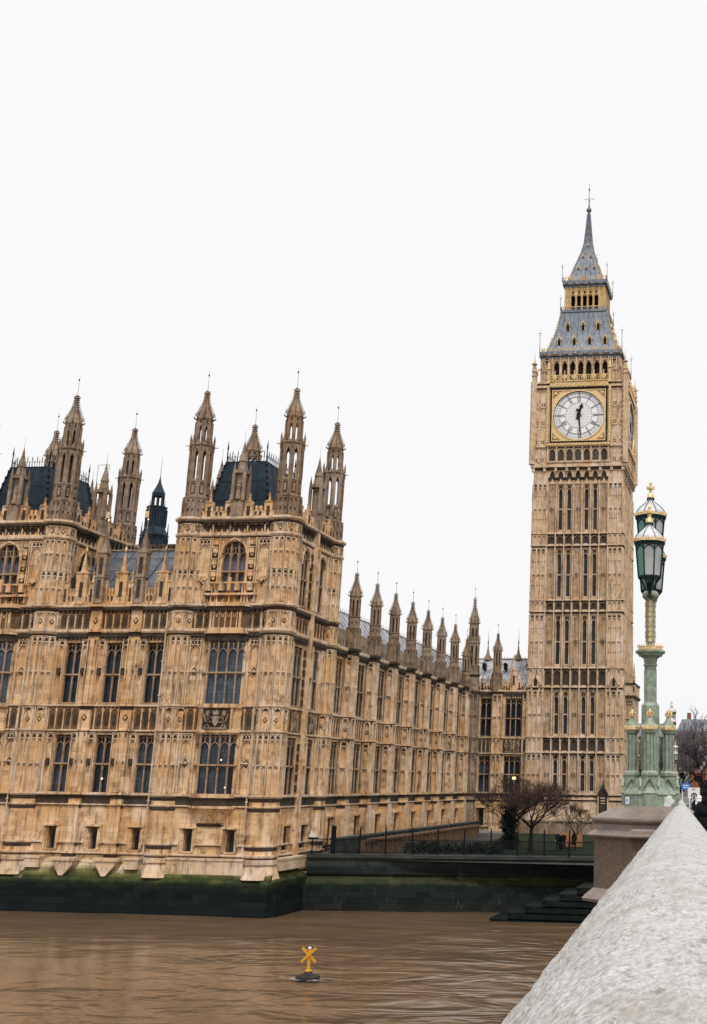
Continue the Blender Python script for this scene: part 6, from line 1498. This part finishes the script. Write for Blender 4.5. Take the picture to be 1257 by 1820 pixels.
for s, l in ((25, 'brown granite octagonal pedestal with a wet pink cap under the nearest bridge lamp'), (85, 'granite pedestal under the second bridge lamp'), (145, 'granite pedestal under the third bridge lamp')): pedestal(s, l)

# ------------------------------------------------ triple lantern lamp standard
def lamp_standard():
    S0 = 25.0; P0 = B(-.62, S0, 0); k = 25/2118.0
    t = thing('bridge_lamp', 'sage green and gold bridge lamp with three lanterns on the nearest granite pedestal', 'street lamp', (P0[0], P0[1], P0[2]-.145), 'ornate green and gold bridge lamps')
    zb = P0[2]
    def Zy(y): return zb+(1418-y)*k
    def fr(o=0., s=0.): x, y, z = B(-.62+o, S0+s, 0); return (x, y, 0), (PR.x, PR.y), (-DH.x, -DH.y)
    def oct(mb, prof, o=0., s=0., n=8, rot=None): mb.fr(*fr(o, s)); mb.lathe(0, 0, [(r*k*1.04, Zy(y)) for r, y in prof], n, rot)
    # base with four clustered columns
    mb = MB(); oct(mb, [(44, 1432), (44, 1414), (46, 1411), (42, 1405), (34, 1400), (30, 1388), (22, 1384)]); oct(mb, [(16, 1432), (16, 1262), (11.5, 1256), (11.5, 1200)])
    mb.build('base', ['green'], t)
    for o, s in ((-.37, 0), (0, .37), (.37, 0), (0, -.37)):
        m = MB(); oct(m, [(18, 1432), (18, 1411), (19.5, 1409), (16, 1403), (14, 1400), (13, 1382), (15, 1380), (15, 1376), (11.5, 1372)], o, s, 8)
        for q in range(4):                               # little gables at the foot
            f = fr(o, s); a = q*PI/2; u = (f[1][0]*math.cos(a)+f[2][0]*math.sin(a), f[1][1]*math.cos(a)+f[2][1]*math.sin(a)); n = (u[1], -u[0])
            m.fr(f[0], u, n); d = 13.5*k; m.bar((-11*k, Zy(1399)), (0, Zy(1383)), .03, d, d+.04); m.bar((11*k, Zy(1399)), (0, Zy(1383)), .03, d, d+.04)
        for q in range(8):
            a = q*PI/4+PI/8; f = fr(o, s); cx = 8.0*k*math.cos(a); cy = 8.0*k*math.sin(a); m.fr(*f); m.ng(cx, cy, 2.6*k, 2.6*k, Zy(1372), Zy(1312), 6)
        oct(m, [(7.6, 1372), (7.6, 1312), (11, 1309), (12, 1306), (13, 1304)], o, s); c = m.build('column', ['green'], t)
        g = MB(); oct(g, [(13.2, 1304), (13.6, 1302), (13.2, 1297.5)], o, s)
        f = fr(o, s); g.fr(*f)
        for q in range(16): a = q*PI/8; g.ng(13.4*k*math.cos(a), 13.4*k*math.sin(a), 1.5*k, .4*k, Zy(1299), Zy(1295.5), 4)
        g.build('gilt_band', ['gold'], c)
        r = MB(); oct(r, [(13, 1298), (10, 1293), (6, 1288), (3.5, 1283)], o, s); r.build('roof', ['green'], c)
        g = MB(); oct(g, [(3, 1284), (4.2, 1281), (2.4, 1279), (2.2, 1276), (3, 1274), (2.4, 1271), (.5, 1268.5)], o, s); g.fr(*f)
        for q in range(4): a = q*PI/2; g.ng(4.2*k*math.cos(a), 4.2*k*math.sin(a), 2.2*k, 2.0*k, Zy(1280), Zy(1275), 6); g.ng(4.2*k*math.cos(a), 4.2*k*math.sin(a), 2.2*k, .3*k, Zy(1275), Zy(1272.5), 6)
        g.build('finial', ['gold'], c)
    # patterned shaft
    m = MB(); oct(m, [(10.2, 1256), (10.2, 1194), (12.5, 1193), (12.5, 1190.5), (11, 1189), (13, 1180), (18, 1176.5), (21, 1176), (23, 1172), (27, 1170), (27, 1167.5), (23, 1166)])
    for f8 in range(8):
        a = f8*PI/4; u = (PR.x*math.cos(a)+DH.x*-math.sin(a), PR.y*math.cos(a)-DH.y*math.sin(a))
        n = (u[1], -u[0]); o3 = fr()[0]; ap = 10.2*k*math.cos(PI/8)*1.04; m.fr((o3[0], o3[1], 0), u, n)
        for j in range(12):
            z0 = Zy(1254-j*4.9); z1 = Zy(1254-(j+1)*4.9); w = 3.3*k; m.bar((-w, z0), (w, z1), .008, ap-.002, ap+.007); m.bar((w, z0), (-w, z1), .008, ap-.002, ap+.007)
    m.build('shaft', ['green'], t)
    g = MB(); oct(g, [(22, 1167), (22.5, 1165), (21.5, 1159.5)], 0, 0); g.fr(*fr())
    for q in range(24): a = q*PI/12; g.ng(22*k*math.cos(a), 22*k*math.sin(a), 1.9*k, .5*k, Zy(1160.5), Zy(1155.5), 4)
    cr = g.build('gilt_crown', ['gold'], t)
    m = MB(); oct(m, [(9.5, 1166), (8, 1152), (7.6, 1080), (10, 1076), (13, 1073), (15, 1070.5), (15, 1066), (13.5, 1064), (12, 1062), (9, 1060)]); g = m
    g.m = 1
    for f8 in range(8):
        a = f8*PI/4; u = (PR.x*math.cos(a)-DH.x*math.sin(a), PR.y*math.cos(a)-DH.y*math.sin(a)); n = (u[1], -u[0]); o3 = fr()[0]; ap = 7.7*k*.97; g.fr((o3[0], o3[1], 0), u, n)
        if f8 % 2: continue
        for j in range(8):
            z = Zy(1150-j*9); g.prism([(-3.6*k, z), (0, z-1.8*k), (3.6*k, z), (3.1*k, z+4.9*k), (0, z+7.2*k), (-3.1*k, z+4.9*k)], ap, ap+.02+.008*(j % 2))
            g.box(-2.2*k, 2.2*k, z+6.3*k, z+9*k, ap, ap+.012)
    g.build('upper_shaft', ['green', 'gold'], t)
    # lanterns: (offset along the bridge, rim height in picture rows at the lamp's distance)
    def lantern(s, dz, sc=1.0):
        q = lambda y: zb+dz+(1418-y)*k*.975                # profile rows of the front lantern
        L = MB(); L.fr(*fr(0, s))
        rt_, rb, yt, yb = 25.5*k*sc, 20.5*k*sc, 981, 1038
        def ringz(r, y0, y1, r2=None): L.ng(0, 0, r, r2 or r, q(y0), q(y1), 8)
        ringz(27*k*sc, 983, 979); ringz(29*k*sc, 979, 973.5)
        ringz(21.5*k*sc, 1040, 1037)
        R8 = [(math.cos(PI/8+PI/4*i), math.sin(PI/8+PI/4*i)) for i in range(8)]
        for i, (c, s_) in enumerate(R8):
            p = [L.pt(rt_*c, rt_*s_, q(yt)), L.pt(rb*c, rb*s_, q(yb))]; L.tube(p, 1.25*k, 5)
            # arched heads of the panes
            c2, s2 = R8[(i+1) % 8]; h = [((c*(1-u)+c2*u), (s_*(1-u)+s2*u), y) for u, y in ((.05, 991), (.25, 986), (.5, 984), (.75, 986), (.95, 991))]
            L.tube([L.pt(rt_*.985*a, rt_*.985*b, q(y)) for a, b, y in h], .9*k, 4)
            L.tube([L.pt(rb*c, rb*s_, q(1038)), L.pt(rb*.62*c, rb*.62*s_, q(1048)), L.pt(rb*.42*c, rb*.42*s_, q(1058)), L.pt(rb*.4*c, rb*.4*s_, q(1062))], 1.4*k, 5)
            rib = [(28, 973), (25.5, 966), (20, 959), (12, 952), (6, 946), (5, 941)]
            L.tube([L.pt(r*k*sc*c, r*k*sc*s_, q(y)) for r, y in rib], .65*k, 4)
        L.fr(*fr(0, s)); ringz(8*k, 943, 940, 7*k)
        lo = L.build('lantern', ['green_dark'], t)
        for i in range(8):                                # panes; a green reflection is painted on the river side
            (c, s_), (c2, s2) = R8[i], R8[(i+1) % 8]; g = MB(); g.fr(*fr(0, s)); e = .97
            g.add([g.pt(rt_*e*c, rt_*e*s_, q(yt)), g.pt(rt_*e*c2, rt_*e*s2, q(yt)), g.pt(rb*e*c2, rb*e*s2, q(yb)), g.pt(rb*e*c, rb*e*s_, q(yb)),
                   g.pt(rt_*.93*c, rt_*.93*s_, q(yt)), g.pt(rt_*.93*c2, rt_*.93*s2, q(yt)), g.pt(rb*.93*c2, rb*.93*s2, q(yb)), g.pt(rb*.93*c, rb*.93*s_, q(yb))], [(0, 1, 2, 3), (7, 6, 5, 4), (0, 4, 5, 1), (2, 6, 7, 3), (1, 5, 6, 2), (0, 3, 7, 4)])
            mid = math.cos(PI/8+PI/4*i+PI/8); g.build('pane', ['pane_green' if mid < -.5 else 'pane_grey'], lo)
        d = MB(); d.fr(*fr(0, s)); d.lathe(0, 0, [(r*k*sc*.965, q(y)) for r, y in [(28, 973), (25.5, 966), (20, 959), (12, 952), (6, 946), (5, 941)]], 16, 0); d.build('dome', ['pane_dome'], lo)
        b = MB(); b.fr(*fr(0, s)); b.ng(0, 0, 29.6*k*sc, 29*k*sc, q(976), q(972), 8)
        for i in range(40): a = i*PI/20; rr = 28.4*k*sc*(math.cos(PI/8)/math.cos(((a+PI/8) % (PI/4))-PI/8) if False else 1); b.ng(rr*math.cos(a), rr*math.sin(a), 1.3*k, .9*k, q(972.5), q(969.5), 5)
        b.build('gilt_rim', ['gold'], lo)
        f = MB(); f.fr(*fr(0, s)); f.lathe(0, 0, [(r*k, q(y)) for r, y in [(6.5, 942), (7, 938), (5.5, 935), (3.6, 930), (3.2, 925), (4.6, 922), (4, 919), (2.2, 916), (2.8, 913), (3.2, 910.5), (2, 907.5), (.4, 906)]], 8)
        for q4 in range(4): a = q4*PI/2; f.ng(5.4*k*math.cos(a), 5.4*k*math.sin(a), 2.6*k, 2.2*k, q(923), q(917.5), 6)
        for q4 in range(6): a = q4*PI/3; f.ng(5.6*k*math.cos(a), 5.6*k*math.sin(a), 1.6*k, .5*k, q(936), q(931), 4)
        f.build('finial', ['gold'], lo)
        i_ = MB(); i_.fr(*fr(0, s)); i_.lathe(0, 0, [(6*k, q(1036)), (8*k, q(1025)), (6*k, q(1012)), (2*k, q(1004))], 8); i_.build('burner', ['white'], lo)
        return lo
    lantern(-.9, 0); lantern(.9, 0); lantern(0, .74, 1.04)
    a = MB(); a.fr(*fr())
    for sg in (-1, 1):
        pts = [(0, 1070), (-.35, 1073), (-.72, 1070), (-.88, 1063), (-.9, 1057)]
        a.tube([(B(-.62, S0+sg*abs(s_), 0)[0], B(-.62, S0+sg*abs(s_), 0)[1], Zy(y)) for s_, y in pts], [.05, .045, .04, .045, .06], 6)
    a.tube([(P0[0], P0[1], Zy(1062)), (P0[0], P0[1], Zy(1020)), (P0[0], P0[1], Zy(985))], [.09, .05, .08], 8)
    a.build('lantern_arms', ['green_dark'], t)
    stk = MB(); stk.fr(*fr(-.40, -.36)); stk.box(-.085, -.01, Zy(1427), Zy(1416), -.005, .005); stk.m = 1; stk.box(-.07, -.045, Zy(1424), Zy(1419), .005, .007)
    o = stk.build('sticker', ['white', 'blue_sign'], t); o['label'] = 'small white sticker with a blue mark on the left of the lamp base'
    for ch in (o,): ch.location = Vector((0, 0, 0))
    ps = MB(); ps.fr(*fr(.36, -.4))
    random.seed(3)
    for i in range(16): u, v = random.uniform(-.10, .08), random.uniform(0, .16); ps.prism([(u-.05, Zy(1431)+v), (u+.03, Zy(1431)+v-.02), (u+.06, Zy(1431)+v+.06), (u-.02, Zy(1431)+v+.08)], .0+i*.0012, .004+i*.0012)
    o = ps.build('torn_poster', ['white'], t); o['label'] = 'torn white poster scraps on the right of the lamp base'
    return t
lamp1 = lamp_standard()
for s, lab in ((85, 'second green and gold bridge lamp, half hidden behind the nearest one'), (145, 'third small green and gold bridge lamp, seen low right of the nearest lamp base')):
    c = copy_tree(lamp1); a = B(-.62, 25, 0); b = B(-.62, s, 0); c.location = Vector(lamp1.location)+Vector(b)-Vector(a); c['label'] = lab
    for ch in list(kids(c)):
        if ch.name.startswith(('sticker', 'torn')): bpy.data.objects.remove(ch)

person('person in a hooded black coat by the parapet at the right picture edge', B(.43, 17.0, -1.6), 1.84, .2, 'coat', hood=True, arm=.5)

# black pavement lamps further on
def post_lamp():
    x, y, z = B(3.2, 147, -1.6); t = thing('pavement_lamp', '', 'street lamp', (x, y, z), 'slim black street lamps beyond the bridge')
    m = MB(); m.fr(); m.lathe(x, -y, [(.22, z), (.2, z+.6), (.1, z+.8), (.07, z+5.9), (.14, z+6.0)], 8); m.build('post', ['iron'], t)
    m = MB(); m.lathe(x, -y, [(.12, z+6.0), (.28, z+6.6), (.32, z+6.65)], 8); g = m.build('lantern', ['pane_grey'], t); m = MB(); m.lathe(x, -y, [(.34, z+6.65), (.2, z+6.85), (.06, z+7.0), (.02, z+7.4)], 8); m.build('cap', ['iron'], g)
    return t
pl = post_lamp()
for i, lab in enumerate(('nearest and tallest looking of four slim black street lamps', 'second from the right of four slim black street lamps', 'third from the right of four slim black street lamps', 'farthest and smallest of four slim black street lamps')):
    c = pl if i == 0 else copy_tree(pl); c['label'] = lab; x, y, z = B(3.2, 147+23*i, -1.6); c.location = (x, y, z)
# signs
def sign(lab, off, s, z0, z1, w, mat, post, marks=None):
    x, y, z = B(off-.36, s, 0); off -= .36; t = thing('road_sign', lab, 'sign', (x, y, z-1.6)); m = MB(); m.fr((x, y, z), (PR.x, PR.y), (-DH.x, -DH.y)); m.box(-w, w, z0, z1, 0, .05); p = m.build('panel', [mat], t)
    if marks:
        k = MB(); k.fr((x, y, z), (PR.x, PR.y), (-DH.x, -DH.y))
        for a0, a1, b0, b1 in marks: k.box(a0*w, a1*w, z0+(z1-z0)*b0, z0+(z1-z0)*b1, .05, .06)
        k.build('symbol', ['iron' if mat == 'white' else 'white'], p)
    m = MB(); m.fr((x, y, z), (PR.x, PR.y), (-DH.x, -DH.y))
    for a in post: m.box(a-.04, a+.04, -1.6, z1, -.06, -.01)
    m.build('post', ['white'], t)
sign('blue rectangular road sign on white posts at the end of the bridge', .78, 105, .74, 1.27, .38, 'blue_sign', (-.3, .3), ((-.6, .6, .6, .75), (-.6, .3, .3, .42)))
sign('white square road sign with small black marks, right of the blue sign', 1.35, 95, .05, .85, .46, 'white', (-.1,), ((-.3, -.12, .78, .9), (.02, .2, .78, .9), (-.45, -.25, .1, .4), (.3, .5, .1, .4), (-.25, .3, .35, .5), (-.1, .15, .1, .3)))
person('person in a white hat on the pavement, just left of the black hooded coat', B(.62, 42, -1.6), 1.68, .3, 'coat', hair='white', hood=True)
for i, (o_, s, h, cc) in enumerate(((1.0, 62, 1.7, 'coat'), (1.5, 70, 1.75, 'coat_blue'), (.9, 82, 1.72, 'coat'), (2.0, 90, 1.7, 'coat'))):
    person(['person in a dark coat, nearest of those walking behind the signs', 'person in a navy coat on the pavement, second behind the hooded one', 'dark coated person by the white sign', 'dark coated person farthest along the bridge pavement'][i], B(o_, s, -1.6), h, i*.7, cc, group='people walking on the bridge')

# ------------------------------------------------ far street: buildings and trees
def far_building(name, lab, x0, x1, y, z1, mat, roof='far_roof', storeys=7, bays=8, depth=20, z0=-3):
    t = thing(name, lab, 'building', ((x0+x1)/2, y, z0)); m = MB(); m.fr((x0, y, 0)); W = x1-x0; H = z1-z0
    hl = []
    for i in range(bays):
        for j in range(storeys):
            a = (i+.5)*W/bays; z = z0+(j+.35)*H/storeys; hl.append((a-W/bays*.24, a+W/bays*.24, z, z+H/storeys*.45))
    m.slab(0, W, z0, z1, hl, .5); m.box(-.3, W+.3, z1-.4, z1, -.2, .5); m.wbox(x0, x1, y+.55, y+depth, z0, z1-.05)
    for j in range(1, storeys): m.box(0, W, z0+j*H/storeys-.1, z0+j*H/storeys+.1, 0, .15)
    w_ = m.build('wall', [mat], t)
    for h in hl: g = MB(); g.fr((x0, y, 0)); g.box(h[0], h[1], h[2], h[3], -.5, -.4); g.box((h[0]+h[1])/2-.06, (h[0]+h[1])/2+.06, h[2], h[3], -.4, -.3); g.build('window', ['glass'], w_)
    r = MB(); r.hprism([(x0, -y-.0), (x1, -y), (x1, -y-depth), (x0, -y-depth)], [(x0+1.5, -y-2), (x1-1.5, -y-2), (x1-1.5, -y-depth+2), (x0+1.5, -y-depth+2)], z1, z1+3.2)
    rf = r.build('roof', ['lead'], t)
    for i in range(max(2, bays//2)): c = MB(); xx = x0+(i+.5)*W/max(2, bays//2); c.wbox(xx-.5, xx+.5, y+3, y+5, z1+1, z1+5); c.build('chimney', ['brick'], rf)
    return t
far_building('stone_block', 'grey stone government building with a long row of roof windows, far right behind the trees', -24, 2, 330, 14.2, 'far_stone', storeys=5, bays=9)
far_building('brick_block', 'red brick building low behind the bare trees at far right', -16, 8, 262, 5.2, 'brick', storeys=3, bays=8, depth=14)
far_building('stone_block', 'dark roofed stone building cut off by the right picture edge', 3, 24, 300, 17.5, 'far_stone', storeys=6, bays=6)
far_building('stone_block', 'stone building just right of the clock tower behind the lamp columns', -38, -25.5, 320, 12.5, 'far_stone', storeys=5, bays=5)
for i, (x, y, h, lab, mt) in enumerate(((-16.5, 232, 14.5, 'tall bare plane tree far right, just right of the second bridge lamp', 'twig_far'), (-11.0, 225, 15.5, 'tall bare plane tree far right, between the lamps and the pale tree', 'twig_far'), (-5.0, 214, 15.0, 'pale twiggy plane tree at the right picture edge', 'pale_leaf'), (-22.5, 236, 12.5, 'bare tree seen between the lamp columns', 'twig_far'), (1.5, 240, 16, 'bare tree farthest right behind the pale tree', 'twig_far'))):
    bare_tree('plane_tree', lab, (x, y, -5), h, .75, 40+i, (0, 0), 'bare plane trees beyond the bridge', r0=.4, depth=6, twigmat=mt, fork=.22, rmin=.045)

# ------------------------------------------------ roofs seen behind the palace front
def iron_lantern():
    x, y = -77.4, 141; t = thing('ventilation_turret', 'dark iron octagonal ventilation turret behind the palace range roof', 'turret', (x, y, 20)); m = MB(); R = 1/math.cos(PI/8)
    m.ng(x, -y, 1.6*R, 1.5*R, 20, 30.2); oct_band(m, x, y, 1.5, 29.9, 30.2, .15); oct_panels(m, x, y, 1.52, 26.5, 29.8, .09, 0, mid=False, split=True)
    m.ng(x, -y, 1.55*R, 1.12*R, 30.2, 31.2); m.ng(x, -y, 1.12*R, 1.1*R, 31.2, 33.7); oct_panels(m, x, y, 1.12, 31.3, 33.5, .07, 0, mid=False, split=True); oct_band(m, x, y, 1.1, 33.7, 33.9, .12)
    hw = .72*math.tan(PI/8)
    for q, o, u, n in facets(x, y, .72, 8): m.fr(o, u, n); m.box(-hw-.03, -hw+.09, 33.9, 35.6, -.1, .02); m.box(hw-.09, hw+.03, 33.9, 35.6, -.1, .02); m.box(-hw, hw, 35.3, 35.8, -.1, .02)
    m.fr(); m.build('drum', ['slate'], t)
    for k in range(8): a = PI/8+k*PI/4; s = MB(); s.ng(x+1.6*math.cos(a), -(y+1.6*math.sin(a)), .12, .02, 30.0, 31.9, 4); s.ng(x+.9*math.cos(a), -(y+.9*math.sin(a)), .08, .01, 33.8, 34.9, 4); s.build('pinnacle', ['slate'], t)
    c = MB(); c.lathe(x, -y, [(.85, 35.7), (.7, 36.0), (.42, 36.6), (.18, 37.2), (.05, 37.9), (.03, 38.1)], 8); c.tube([(x, y, 38.0), (x, y, 40.6)], [.04, .015], 4); c.build('cap', ['slate'], t)
iron_lantern()
def rear_block():
    t = thing('rear_range', 'dark roofed rear palace range showing above the three bay range roof', 'building', (-78, 136, 10)); m = MB(); m.fr((-95, 134, 0)); m.m = 0
    m.slab(0, 34, 5, 27.2, (), .5); m.wbox(-95, -61, 134.4, 150, 5, 26.8)
    for i in range(24): a = i*1.42; panel(m, a, a+1.3, 24, 26.8, 1, .1, .12, mid=False)
    m.m = 1; m.box(-.2, 34.2, 27.2, 27.5, -.3, .3); m.build('wall', ['stone_grey', 'stone_dark'], t)
rear_block()
def roof_ladder():
    t = thing('access_frame', 'thin grey metal access frame rising between turrets of the left palace tower', 'frame', (-66.4, 108.5, 23.2)); m = MB()
    for dx in (0, 1.2): m.tube([(-66.4+dx, 108.5, 23.2), (-66.4+dx, 108.5, 30.6)], .03, 4)
    for z in (25.5, 27, 28.6, 30.6): m.tube([(-66.4, 108.5, z), (-65.2, 108.5, z)], .025, 4)
    m.build('rails', ['spire'], t)
roof_ladder()

# foam curling round the buoy
def foam():
    me = bpy.data.meshes.new('foam'); bm = bmesh.new(); rnd = random.Random(4)
    for cx, cy, a, b in ((-27.15, 70.75, .95, .22), (-26.1, 70.2, 1.0, .16), (-25.2, 71.0, .8, .12)):
        n = 26; vs = [bm.verts.new((cx+a*(1+.3*rnd.uniform(-1, 1))*math.cos(2*PI*i/n), cy+b*2*(1+.35*rnd.uniform(-1, 1))*math.sin(2*PI*i/n), ZW+.075)) for i in range(n)]; bm.faces.new(vs)
    bm.to_mesh(me); bm.free(); me.materials.append(MAT['foam']); o = bpy.data.objects.new('foam', me); COL.objects.link(o); o['kind'] = 'stuff'
def foam_mat():
    m = NT('river_foam'); m.col(m.mix((.62, .60, .56), (.42, .36, .30), m.ramp(m.noise(3, 5, .7), [(.4, 0.), (.6, 1.)]))); m.set(Roughness=.6)
    m.l(m.ramp(m.noise(1.0, 6, .7, sc3=(1.6, 3.2, 1)), [(.48, 0.), (.62, .75)]), m.b.inputs['Alpha']); return m.m
MAT['foam'] = foam_mat(); foam()

mb = MB(); mb.wbox(-40.3, -39.9, 111.5, 169.5, -6.9, -5.35); mb.wbox(-40.45, -39.75, 111.5, 169.5, -5.35, -5.2)
for i in range(29): mb.wbox(-39.92, -39.78, 112+i*2.0, 112.25+i*2.0, -6.9, -5.35)
tag(mb.build('area_wall', ['bank']), 'black wet area wall running along the foot of the long wing', 'wall')

# small lit lamps behind palace windows
for x, y, z, r, lab in ((-57.95, 101.15, -.15, .08, 'tiny warm lamp glowing in a lower window of the three bay range'), (-46.55, 100.12, 1.55, .065, 'tiny orange lamp glowing high in the lower oriel window'), (-46.0, 100.12, -.75, .065, 'tiny orange lamp glowing low in the lower oriel window')):
    mb = MB(); mb.lathe(x, -y, [(.02, z-r), (r*.8, z-r*.6), (r, z), (r*.7, z+r*.8), (.02, z+r)], 10); tag(mb.build('window_lamp', ['lamp_warm']), lab, 'lamp', 'lamps behind the palace windows')
